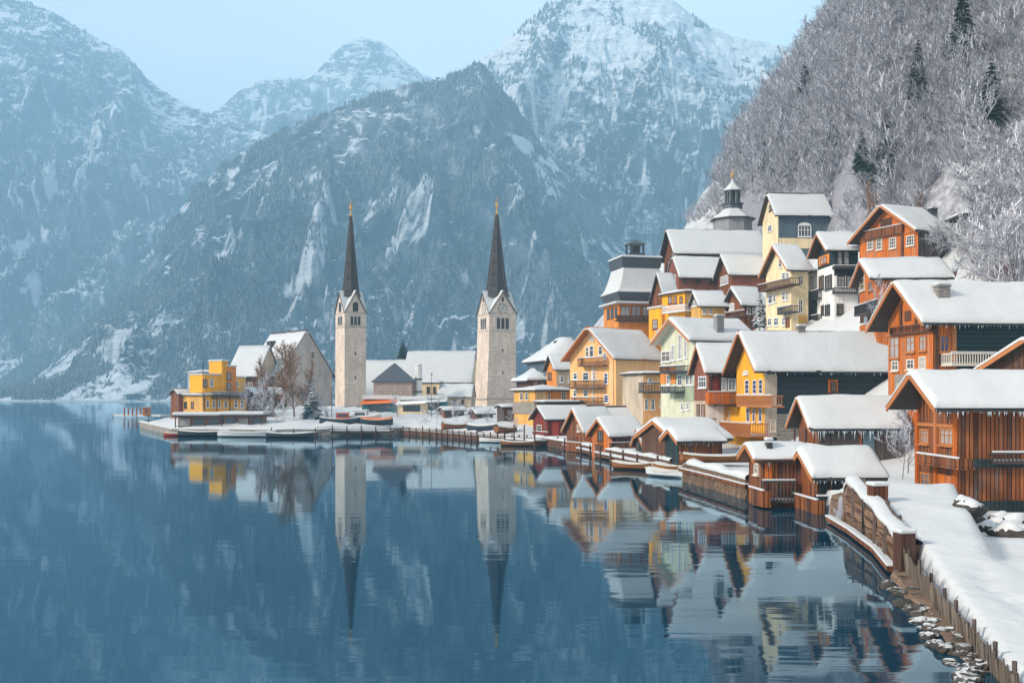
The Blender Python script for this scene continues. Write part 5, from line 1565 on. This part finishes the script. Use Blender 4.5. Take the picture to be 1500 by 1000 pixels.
wall_line([(16.1,69.3,1.35),(15.4,76,1.4),(14.4,84.5,1.45)], 'weathered timber quay wall topped with deep snow, left of the narrow tall boathouse', mat=GREYWOOD if False else planks((.26,.16,.10),(.12,.07,.045),.3,'v'), name='timber_quay', lean=.05, snow=.35)
wall_line([(-5.5,164.2,1.1),(-12,176,1.1),(-19,190,1.1),(-24,184,1.1),(-41,178,1.1),(-61,184,1.1),(-71,205,1.1),(-84,232,1.1)], 'low dark quay wall round the point below the churches', mat=BASESTONE, name='quay_wall')
wall_line([(14.4,91.5,1.2),(13.2,101,1.1),(11.4,112,1.0),(8.5,128,1.0),(4.4,148,1.0),(-5.4,164,1.0)], 'dark board faced bank behind the row of brown boathouses', mat=BROWN_DK, name='quay_wall')
dock([(16.0,69.0),(15.2,76.5),(14.1,85)], 1.02, .3, 'beam and row of old piles along the face of the snow topped timber quay', BROWN, step=1.5, pile_h=.25, thick=.22, snow=.1, pm=BROWN_DK)
# picket fence
def fence(pts, label, hh=.8, step=.13, lean=-.25):
    r = empty('picket_fence', (pts[0][0], pts[0][1], 0), 0, label, 'fence'); o = Vector((pts[0][0], pts[0][1], 0))
    V = [Vector(p)-o for p in pts]; m = MB(); rl = MB(); sn = MB()
    for a, b in zip(V[:-1], V[1:]):
        n = int((b-a).length/step); d = (b-a).normalized(); nr = Vector((-d.y, d.x, 0))
        for i in range(n):
            p = a.lerp(b, (i+rnd.uniform(-.2,.2))/n); h_ = hh*rnd.uniform(.75, 1.12)
            q = p+nr*lean*-.3*h_+d*rnd.uniform(-.06,.06)
            m.bar((p.x,p.y,p.z-.5), (q.x,q.y,p.z+h_), .035, n=4, r2=.028)
        for k in (.25, .62):
            rl.bar(a+Vector((.05,0,hh*k)), b+Vector((.05,0,hh*k)), .035)
        for i in range(0, n, 14):
            p = a.lerp(b, i/n); rl.bar((p.x+.07,p.y,p.z-.6),(p.x+.07,p.y,p.z+hh*1.15), .06, n=6)
    m.build('pickets' if False else 'stake_panel', planks((.25,.20,.16),(.10,.075,.06),.13), r); rl.build('rail', GREYWOOD, r);
fence([(11.35,22.0,-.15),(12.2,26.0,-.05),(13.45,32.0,.18),(15.0,39.0,.45)], 'leaning grey picket fence along the shore in the near foreground', .72, .16, lean=-.4)
fence([(15.7,40.2,1.35),(17.0,46.5,1.9),(18.3,54.0,2.5)], 'low stub fence of dark stakes poking through snow on top of the plank retaining wall', .32, .22)
# end pier of the plank wall
def pier(x, y, z0, z1, w_, label, mat):
    r = empty('wall_pier', (x, y, z0), .15, label, 'pier')
    m = MB(); m.box(-w_/2, w_/2, -w_/2, w_/2, -2.5, z1-z0); m.build('shaft', mat, r)
    m = MB(); m.box(-w_/2-.06, w_/2+.06, -w_/2-.06, w_/2+.06, z1-z0+.003, z1-z0+.2); o = m.build('snow', SNOW, r); b = o.modifiers.new('b', 'BEVEL'); b.width = .08; b.segments = 3
pier(15.05, 39.3, 0, 1.75, .6, 'square brown pier at the near end of the plank retaining wall', BROWN_DK)
pier(17.35, 48.6, 0, 2.75, .7, 'brown plank pier rising halfway along the plank retaining wall', BROWN)
# rocks
def rock(x, y, z, s, label, group, sn=True):
    rs = random.Random(int(x*100+y*10)); r = empty('rock', (x, y, z), rs.random()*6, label, 'rock', group)
    bm = bmesh.new(); bmesh.ops.create_icosphere(bm, subdivisions=3, radius=1)
    sx, sy, sz = s*rs.uniform(.8,1.3), s*rs.uniform(.7,1.1), s*rs.uniform(.5,.75)
    o1 = rs.random()*50
    for v in bm.verts:
        n = float(fbm(np.array([v.co.x*1.3+o1]), np.array([v.co.y*1.3+v.co.z+o1]), 3)[0])
        k = 1+.28*n; v.co = Vector((v.co.x*sx*k, v.co.y*sy*k, v.co.z*sz*k))
    me = bpy.data.meshes.new('stone'); bm.to_mesh(me); me.materials.append(ROCK); o = bpy.data.objects.new('stone', me); COL.objects.link(o); o.parent = r
    if sn:
        for v in bm.verts:
            v.co = v.co*.985+Vector((0,0,(.10*s+.03)*max(0, v.co.z/sz)))
        bmesh.ops.delete(bm, geom=[v for v in bm.verts if v.co.z < sz*.38+.12*sz*math.sin(v.co.x*9/s)+.1*sz*math.sin(v.co.y*7/s+1)], context='VERTS')
        me = bpy.data.meshes.new('snow'); bm.to_mesh(me); me.materials.append(SNOW)
        me.polygons.foreach_set('use_smooth', [True]*len(me.polygons))
        o = bpy.data.objects.new('snow', me); COL.objects.link(o); o.parent = r
    bm.free()
for i in range(24):
    px = rnd.uniform(1410, 1520); D = 46.5+(i % 4)*1.9+rnd.uniform(0,1.2); 
    x = (px-750)/F*D
    rock(x, D, gz(x, D)+.1, rnd.uniform(.25, .75), 'snow capped boulder in the heap below the large right boathouse', 'boulder heap below the large boathouse')
for i in range(85):
    y = 22.6+i*.19; x = 11.35+(y-22)*.215-.12-rnd.uniform(0,.95)
    rock(x, y, rnd.uniform(-.12,.06)+.25*max(0, x-(11.35+(y-22)*.215-.55)), rnd.uniform(.10,.34), 'dark snow dusted stone at the foot of the shore wall', 'stones at the foot of the shore wall', sn=False)
for i in range(12):
    y = rnd.uniform(22.5, 25); x = 11.2+rnd.uniform(-.3, 2.2); rock(x, y, gz(x,y)+.05, rnd.uniform(.12,.3), 'small snowy stone at the near end of the picket fence', 'stones at the near end of the fence')

# ------------------------------------------------------------------ trees
def tri_tubes(segs):
    """segs: array (n, 8) p0 p1 r0 r1 -> verts, quads"""
    s = np.asarray(segs, float); p0, p1, r0, r1 = s[:,0:3], s[:,3:6], s[:,6:7], s[:,7:8]
    d = p1-p0; d /= np.linalg.norm(d, axis=1, keepdims=True)+1e-9
    up = np.tile(np.array([0,0,1.]), (len(s),1)); up[np.abs(d[:,2]) > .97] = (1,0,0)
    u = np.cross(d, up); u /= np.linalg.norm(u, axis=1, keepdims=True); w = np.cross(u, d)
    vs = []
    for P_, R_ in ((p0, r0), (p1, r1)):
        for k in range(3):
            a = math.pi/2*-1+2*math.pi*k/3   # one edge down, a flat face up
            vs.append(P_+R_*(u*math.cos(a)+w*math.sin(a)))
    V = np.stack(vs, 1).reshape(-1, 3); n = len(s); b = (np.arange(n)*6)[:,None]
    Fq = np.concatenate([b+np.array([[k, (k+1)%3, 3+(k+1)%3, 3+k]]) for k in range(3)], 0)
    return V, Fq
def grow(seed, H_, spread, n1=13, n2=9, n3=8, rt=.13, lean=(0,0), droop=.0, twig=.022, fine=True, trunk_frac=.22, upward=.55):
    rs = np.random.RandomState(seed); big = []; small = []
    def path(p, d, l, r0, r1, n, bend, out):
        pts = [p.copy()]; d = d/np.linalg.norm(d)
        for i in range(n):
            d = d+rs.randn(3)*bend+np.array([0,0,-droop*(i/n)]); d /= np.linalg.norm(d)
            q = pts[-1]+d*l/n; out.append((*pts[-1], *q, r0+(r1-r0)*i/n, r0+(r1-r0)*(i+1)/n)); pts.append(q)
        return pts, d
    tr, _ = path(np.zeros(3)+[0,0,-.8], np.array([lean[0], lean[1], 1.]), H_*.95, rt, rt*.25, 7, .06, big)
    for i in range(n1):
        t = trunk_frac+(1-trunk_frac)*(i+.5)/n1; k = t*7; k0 = min(6, int(k)); p = tr[k0]+(tr[k0+1]-tr[k0])*(k-k0)
        a = rs.rand()*6.283; el = upward+.5*t+rs.randn()*.15
        d = np.array([math.cos(a)*math.cos(el), math.sin(a)*math.cos(el), math.sin(el)])
        l = spread*(1.15-.65*t)*rs.uniform(.8,1.2)
        p2, d2 = path(p, d, l, rt*.45*(1.1-t*.6), .03, 5, .13, big)
        for j in range(n2):
            tt = .2+.8*(j+rs.rand())/n2; kk = min(4.99, tt*5); q0 = p2[int(kk)]; q = q0+(p2[int(kk)+1]-q0)*(kk-int(kk))
            d3 = d+rs.randn(3)*.55; d3[2] += .15
            l3 = l*.45*(1.15-tt*.6)*rs.uniform(.7,1.2)
            p3, d4 = path(q, d3, l3, .035, .018, 3, .16, small)
            for m_ in range(n3 if fine else 0):
                t3 = (m_+rs.rand())/n3; k3 = min(2.99, t3*3); s0 = p3[int(k3)]; s_ = s0+(p3[int(k3)+1]-s0)*(k3-int(k3))
                d5 = d3/np.linalg.norm(d3)+rs.randn(3)*.5; d5[2] += .12
                path(s_, d5, l3*.45*rs.uniform(.6,1.3), twig, twig*.5, 2, .12, small)
    return big, small
def tree_proto(seed, H_, spread, mt, mc, name, **k):
    big, small = grow(seed, H_, spread, **k)
    V, Fq = tri_tubes(big); tr = np_mesh('trunk', V, Fq, mt)
    V, Fq = tri_tubes(small); cr = np_mesh('crown', V, Fq, mc)
    r = empty(name, (0,0,0)); tr.parent = r; cr.parent = r
    return r
def drop(proto, loc, rz, sc, label, cat='tree', group=None, first=[]):
    if proto.name in first: o = copy_tree(proto)
    else: o = proto; first.append(proto.name)
    o.location = loc; o.rotation_euler = (0,0,rz); o.scale = (sc, sc, sc) if not isinstance(sc, tuple) else sc
    for kk in ('label','category','group'):
        if kk in o: del o[kk]
    return tag(o, label, cat, group)
def conifer(seed, H_, rad, mc, name='fir_tree', tiers=16, per=11, bare=.06):
    rs = np.random.RandomState(seed); m = MB()
    for i in range(tiers):
        t = i/(tiers-1); z = H_*(bare+(.97-bare)*t); R_ = rad*(1-t)**.85+.12*rad*.3
        for j in range(per):
            a = 6.283*(j+rs.rand()*.8)/per; l = R_*rs.uniform(.75, 1.15); dz = -l*.38*rs.uniform(.6,1.3)
            w_ = l*.26; ca, sa = math.cos(a), math.sin(a)
            zz = z+rs.uniform(-.3,.3)*H_/tiers
            pts = [(0,0,0)]
            n = 5
            sp = []
            for k in range(n+1):
                u = k/n; sp.append((l*u, w_*math.sin(math.pi*min(1, u*.9+.1))**.7*(1 if k < n else .05), dz*u**1.4+l*.10*math.sin(math.pi*u)))
            L_ = [(x*ca-y*sa, x*sa+y*ca, zz+z_-y*.35) for x, y, z_ in sp]; Rr = [(x*ca+y*sa, x*sa-y*ca, zz+z_-y*.35) for x, y, z_ in sp]
            C_ = [(x*ca, x*sa, zz+z_) for x, y, z_ in sp]
            for k in range(n):
                m.quad(C_[k], L_[k], L_[k+1], C_[k+1]); m.quad(C_[k], C_[k+1], Rr[k+1], Rr[k])
            # drooping finger twigs
            for k in range(1, n):
                for s_ in (1, -1):
                    x, y, z_ = sp[k]; y *= s_
                    p = (x*ca-y*sa, x*sa+y*ca, zz+z_-abs(y)*.35)
                    q = ((x+.25*l)*ca-y*1.5*sa, (x+.25*l)*sa+y*1.5*ca, zz+z_-.16*l)
                    s2 = ((x-.1*l)*ca-y*.7*sa, (x-.1*l)*sa+y*.7*ca, zz+z_-.05*l)
                    m.poly([p, q, s2])
    r = empty(name, (0,0,0))
    c = m.build('crown', mc, r, fix=False)
    m = MB(); m.bar((0,0,-1.0),(0,0,H_*.93), rad*.06, n=7, r2=.03); m.build('trunk', BARK, r)
    return r

protos = [tree_proto(100+i, 11+1.2*(i % 3), 5.6+.5*(i % 2), TWIG2, TWIG, 'frosted_tree', lean=(-.22+.08*(i%3), -.12)) for i in range(7)]
bprotos = [tree_proto(200+i, 12, 4.2, BARK, BROWN_TWIG, 'brown_tree', n1=13, n2=9, n3=9, twig=.035, upward=.9, trunk_frac=.1) for i in range(2)]
# hillside woodland
rs = np.random.RandomState(11)
cand = []
tries = 0
pts_ = []
def pxy(x, y, z): return 750+F*x/y, HOR-F*(z-CH)/y
NX = 60000
cx_ = rs.uniform(8, 175, NX); cy_ = rs.uniform(88, 312, NX); cz_ = ground(cx_, cy_)
px_ = 750+F*cx_/cy_; py_ = HOR-F*(cz_-CH)/cy_
# upper edge of the village in the picture (trees stand above it)
edge = np.interp(px_, [840, 900, 960, 1000, 1060, 1110, 1230, 1300, 1400, 1440, 1500], [470, 395, 372, 330, 322, 300, 300, 318, 330, 420, 450])
ok = (px_ > 835) & (px_ < 1560) & (py_ < edge-2) & (py_ > -25)
near_ok = (cy_ > 150) | (px_ > 1250)
SIL = lambda p: float(np.interp(p, [840,850,870,930,985,1040,1070,1130,1215,1240], [490,478,450,380,332,270,188,98,0,-160]))
sil = np.array([SIL(p) for p in px_])
ok &= (py_-3.0*F/cy_ > sil)
ok &= near_ok & ~((px_ < 1110) & (cy_ < 212)) & ~((px_ < 1260) & (cy_ < 172)) & ~((np.abs(cx_-49) < 10) & (np.abs(cy_-127) < 13))
cs = np.stack([cx_, cy_, cz_], 1)[ok]; ps = np.stack([px_, py_], 1)[ok]
# keep well spread ones in the picture: nearer trees need more room
cell = {}
sel = []
for i in range(len(cs)):
    x, y, z = cs[i]; md = 2.9 if y > 220 else 2.6
    k = (int(x//3), int(y//3)); good = True
    for a in (-1, 0, 1):
        for b in (-1, 0, 1):
            for j in cell.get((k[0]+a, k[1]+b), ()):
                if (cs[j][0]-x)**2+(cs[j][1]-y)**2 < md*md: good = False
    if good: cell.setdefault(k, []).append(i); sel.append(i)
sel.sort(key=lambda i: cs[i][1])
N_IND = 285
def occl(i): return 0
picked = sel[:N_IND] if len(sel) <= N_IND else None
rest = []
if picked is None:
    # the largest in view as things, the far rest as one mass
    st_ = max(1.0, len(sel)*.62/N_IND); pk = set(int(k*st_) for k in range(N_IND)); picked = [s_ for k, s_ in enumerate(sel) if k in pk]; rest = [s_ for k, s_ in enumerate(sel) if k not in pk]; rs.shuffle(rest)
print('TREES', len(sel), len(picked), len(rest))
for n_, i in enumerate(picked):
    x, y, z = cs[i]; px, py = ps[i]
    if px > 1400: lb, gp = 'bare tree thick with frost in the woodland at the right edge, above the hidden hut', 'frosted trees at the right edge'
    elif px > 1230: lb, gp = 'bare frosted tree in the dense woodland above the high orange chalet', 'frosted trees above the high orange chalet'
    else: lb, gp = 'bare grey frosted tree on the steep skyline slope behind the chapel', 'frosted trees on the skyline slope'
    s_ = float(min(rs.uniform(.75, 1.15)*(1.0 if y > 150 else .8), max(.3, (py-SIL(px-12))/(10.5*F/y))))
    drop(protos[rs.randint(len(protos))], (x, y, z-.3), rs.uniform(-.5, .5)+math.pi*(rs.rand() < .15), s_, lb, group=gp)
if rest:
    Vs, Fs = [], []; off = 0
    lows = []
    for k in range(4):
        b_, s_ = grow(300+k, 11, 5.5, n1=10, n2=8, n3=3, twig=.05, lean=(-.15, -.1)); lows.append(tri_tubes(b_+s_))
    for i in rest[:1300]:
        V, Fq = lows[rs.randint(4)]; a = rs.uniform(-.6, .6); sc = min(rs.uniform(.75, 1.15), max(.3, (ps[i][1]-SIL(ps[i][0]-12))/(10.5*F/cs[i][1]))); c_, s_ = math.cos(a)*sc, math.sin(a)*sc
        W_ = np.stack([V[:,0]*c_-V[:,1]*s_+cs[i][0], V[:,0]*s_+V[:,1]*c_+cs[i][1], V[:,2]*sc+cs[i][2]-.3], 1)
        Vs.append(W_); Fs.append(Fq+off); off += len(V)
    o = np_mesh('hillside_wood', np.concatenate(Vs), np.concatenate(Fs), TWIG)
    tag(o, 'far grey frosted wood continuing up the slope to the skyline', 'wood', kind='stuff')
# undergrowth
k_ = np.concatenate([rs.permutation(len(cs))[:2400], rs.permutation(np.where(cs[:,1] < 185)[0])[:1500]]); segs = []
for i in k_:
    b = cs[i]
    nearb = b[1] < 190
    for j in range(18 if nearb else 10):
        d = np.array([rs.randn()*.8-.3, rs.randn()*.8-.2, .8+rs.rand()]); l = rs.uniform(.8, 3.4 if nearb else 2.6); d = d/np.linalg.norm(d)*l
        mid = b+d*.5+rs.randn(3)*.1; segs.append((*b, *mid, .05, .04)); segs.append((*mid, *(b+d+rs.randn(3)*.15+[0,0,-.2]), .04, .015))
V, Fq = tri_tubes(segs); o = np_mesh('undergrowth', V, Fq, TWIG); tag(o, 'frosted scrub under the hillside trees', 'undergrowth', kind='stuff')

def ray_ground(px, py, y0=60, y1=320):
    ys_ = np.arange(y0, y1, .5); xs_ = (px-750)/F*ys_; z_ = ground(xs_, ys_); r_ = CH+(HOR-py)/F*ys_
    k = np.argmax(z_ >= r_); return (float(xs_[k]), float(ys_[k]), float(z_[k])) if (z_ >= r_).any() else None
p = ray_ground(1298, 178, 120)
if p: p = (p[0]*.955, p[1]*.955, ground(np.array([p[0]*.955]), np.array([p[1]*.955]))[0]-.3); drop(conifer(1, .078*p[1], .017*p[1], NEEDLE_DARK, tiers=26, per=13), p, 0, 1.0, 'tall dark fir standing alone among the frosted trees high on the slope')
for (px, py) in ((1230, 40), (1216, 240), (1165, 255), (1075, 215)):
    p = ray_ground(px, py, 150)
    if p: drop(conifer(int(px), 8.5, 2.2, NEEDLE_DARK, tiers=16), p, 0, 1.0, 'slim dark fir on the slope, '+{1230:'at the top of the skyline',1216:'just above the highest cream house',1165:'behind the highest cream house roof',1075:'above the chapel turret'}[px])
for i, (px, py, hh_) in enumerate(((1345,150,9),(1410,90,10),(1180,150,8),(1452,190,9),(1120,255,7),(1262,262,7),(1150,210,8))):
    p = ray_ground(px, py, 130)
    if p: drop(conifer(700+i, hh_, hh_*.24, NEEDLE_DARK, tiers=18), (p[0]*.97, p[1]*.97, p[2]-.5), 0, 1.0, ['dark fir in the frosted woodland right of the tall lone fir','dark fir near the top of the woodland at the upper right','dark fir halfway up the skyline slope','dark fir in the woodland above the right edge trees','dark fir low on the skyline slope right of the chapel','dark fir between the brown tree and the highest cream house','dark fir on the slope above the highest cream house'][i])
p = place(1113, 478, 146); drop(conifer(5, 5.4, 1.35, NEEDLE_BLUE, tiers=15), p, 0, 1.0, 'snow dusted blue green conifer between the brown gabled house and the cream house')
p = place(457, 612, 196); drop(conifer(6, 8.6, 2.6, NEEDLE_BLUE, tiers=17, per=13), (p.x, p.y, 1.9), 0, 1.0, 'broad snow dusted fir in front of the church nave')
p = place(590, 545, 305); drop(conifer(8, 9.5, 3.6, NEEDLE_DARK, tiers=12), (p.x, p.y, CH+(HOR-540)/F*305), 0, 1.0, 'dark fir showing above the long snow roofs between the towers')
drop(tree_proto(31, 15, 6.2, BARK, BROWN_TWIG, 'bare_tree', n1=18, n2=10, n3=11, rt=.24, twig=.035, upward=.7), (*place(432, 610, 198)[:2], 1.7), 0, 1.0, 'tall bare brown twigged tree in front of the church nave')
drop(tree_proto(32, 14, 5.2, BARK, m_snowy('dark_twigs', (.06,.05,.05), (.13,.11,.10), .6, 1.0), 'bare_tree', n1=11, n2=7, n3=5, rt=.2, twig=.028, upward=.5), (*place(400, 610, 200)[:2], 1.7), 0, 1.0, 'dark bare tree left of the brown twigged one, against the church roof')
for i, (px, py, D, s_) in enumerate(((408,614,190,.45),(386,612,192,.38),(640,612,192,.42),(660,614,186,.4))):
    lb = ['frosted shrub at the foot of the bare trees','frosted shrub right of the glazed boat pavilions','frosted shrub on the quay left of the round snowy shelter','frosted shrub on the quay in front of the round snowy shelter'][i]
    x, y, z = place(px, py, D); drop(protos[i], (x, y, gz(x,y)-.2), i, s_, lb, 'shrub')
for i, (px, D, s_, kind) in enumerate(((374,205,.62,0),(388,208,.7,2),(447,202,.6,4),(470,196,.38,1),(356,190,.3,3),(418,188,.32,5),(690,176,.3,2),(712,172,.26,4),(620,186,.3,1),(755,164,.3,0),(584,205,.42,3))):
    lb = ['bare frosted tree right of the yellow waterfront building','bare frosted tree in front of the lower roof left of the church','small frosted tree between the brown twigged tree and the fir','frosted bush at the right foot of the snowy fir','frosted bush at the right end of the boat pavilions','frosted bush left of the snowy fir by the water','frosted bush left of the clock tower hut','frosted bush in front of the clock tower','frosted bush by the lamp post near the quay','frosted bush at the foot of the ochre house','frosted tree beside the teal stall under the silo'][i]
    x, y, z = place(px, 610, D); drop(protos[kind], (x, y, gz(x,y)-.25), i*1.3, s_, lb, 'tree' if s_ > .4 else 'bush')
for i, (px, D, h_) in enumerate(((394,202,5.5),(340,196,3.2),(478,190,3.0))):
    x, y, z = place(px, 610, D); drop(conifer(60+i, h_, h_*.3, NEEDLE_BLUE, tiers=13), (x, y, gz(x,y)-.1), i, 1.0, ['middle sized dark snowy fir between the bare trees','small snowy fir at the edge of the boat pavilion','small snowy fir right of the broad fir'][i])
for i, (px, D, s_, z_) in enumerate(((384,212,1.0,2),(415,209,1.1,2),(446,203,.9,2))):
    x, y, z = place(px, 610, D); drop(bprotos[i % 2], (x, y, gz(x,y)-.2), i*1.9, s_, ['brown bare tree nearest the yellow waterfront building','brown bare tree in the middle of the group before the church','brown bare tree behind the broad snowy fir'][i])
wprotos = [tree_proto(400+i, 9, 6.0, TWIG2, FROST, 'frosted_tree', n1=15, n2=10, n3=10, twig=.05, rt=.12, lean=(-.3, -.2), upward=.35, droop=.12) for i in range(2)]
for i, (px, py, D, s_) in enumerate(((1446,345,112,.9),(1490,322,108,1.1),(1462,420,98,.78),(1498,452,90,.92),(1424,392,106,.5),(1512,385,98,.8),(1404,372,112,.4),(1236,330,150,.55),(1470,275,120,.9),(1385,368,116,.35))):
    x, y, z = place(px, py, D); z = max(z, gz(x, y)-.3)
    drop(wprotos[i % 2], (x, y, z), i*2.1, s_, ['white frosted tree left of the snow slope at the right edge','big white frosted tree on the slope at the right edge','white frosted tree in front of the buried orange brown hut','big white tree spreading over the roof at the right edge','white frosted shrub behind the chimney roofs','white frosted tree right of the buried orange brown hut','white frosted shrub under the small dark hut','white frosted tree beside the highest cream house','big white frosted tree above the small dark hut','white frosted shrub at the corner of the high orange chalet'][i])
# brown and white trees near the village
x, y, _ = place(1284, 300, 138); drop(bprotos[0], (x, y, 26), 0, (.7,.7,.85), 'reddish brown bare tree behind the high orange chalet')
x, y, _ = place(1338, 300, 140); drop(bprotos[1], (x, y, 27), 1, .6, 'lower brown bare tree right of the reddish one, above the orange chalet roof')
x, y, _ = place(1245, 340, 145); drop(protos[1], (x, y, 25), 0, .75, 'white frosted tree left of the high orange chalet')
x, y, _ = place(1290, 470, 98); drop(protos[2], (x, y, 13.2), 0, .38, 'small frosted shrub in front of the orange timber house')
for i, (px, py, D, s_) in enumerate(((1330,690,76,.42),(1322,700,73,.3),(1420,400,108,.55),(1400,395,112,.45),(1455,370,112,.6),(1485,450,90,.62),(1452,415,95,.45),(1375,372,116,.35),(1490,340,112,.7),(1440,350,116,.5))):
    lb = ['snow laden bush beside the large right boathouse','lower snow laden bush left of the large right boathouse','frosted bush above the roof of the bright orange chalet','frosted bush behind the chimneys of the orange timber house','frosted tree left of the buried orange brown hut','spreading bare tree hanging over the right end of the orange chalet roof','small frosted tree below the buried orange brown hut','low frosted bush under the small dark hut','frosted tree above the buried hut at the right edge','frosted tree between the dark hut and the right edge'][i]
    x, y, z = place(px, py, D); z = max(z-.2, gz(x, y)-.3) if i > 1 else z
    drop(protos[(i*3+1) % 7], (x, y, z), i*.7, s_, lb, 'tree' if s_ > .44 else 'bush')
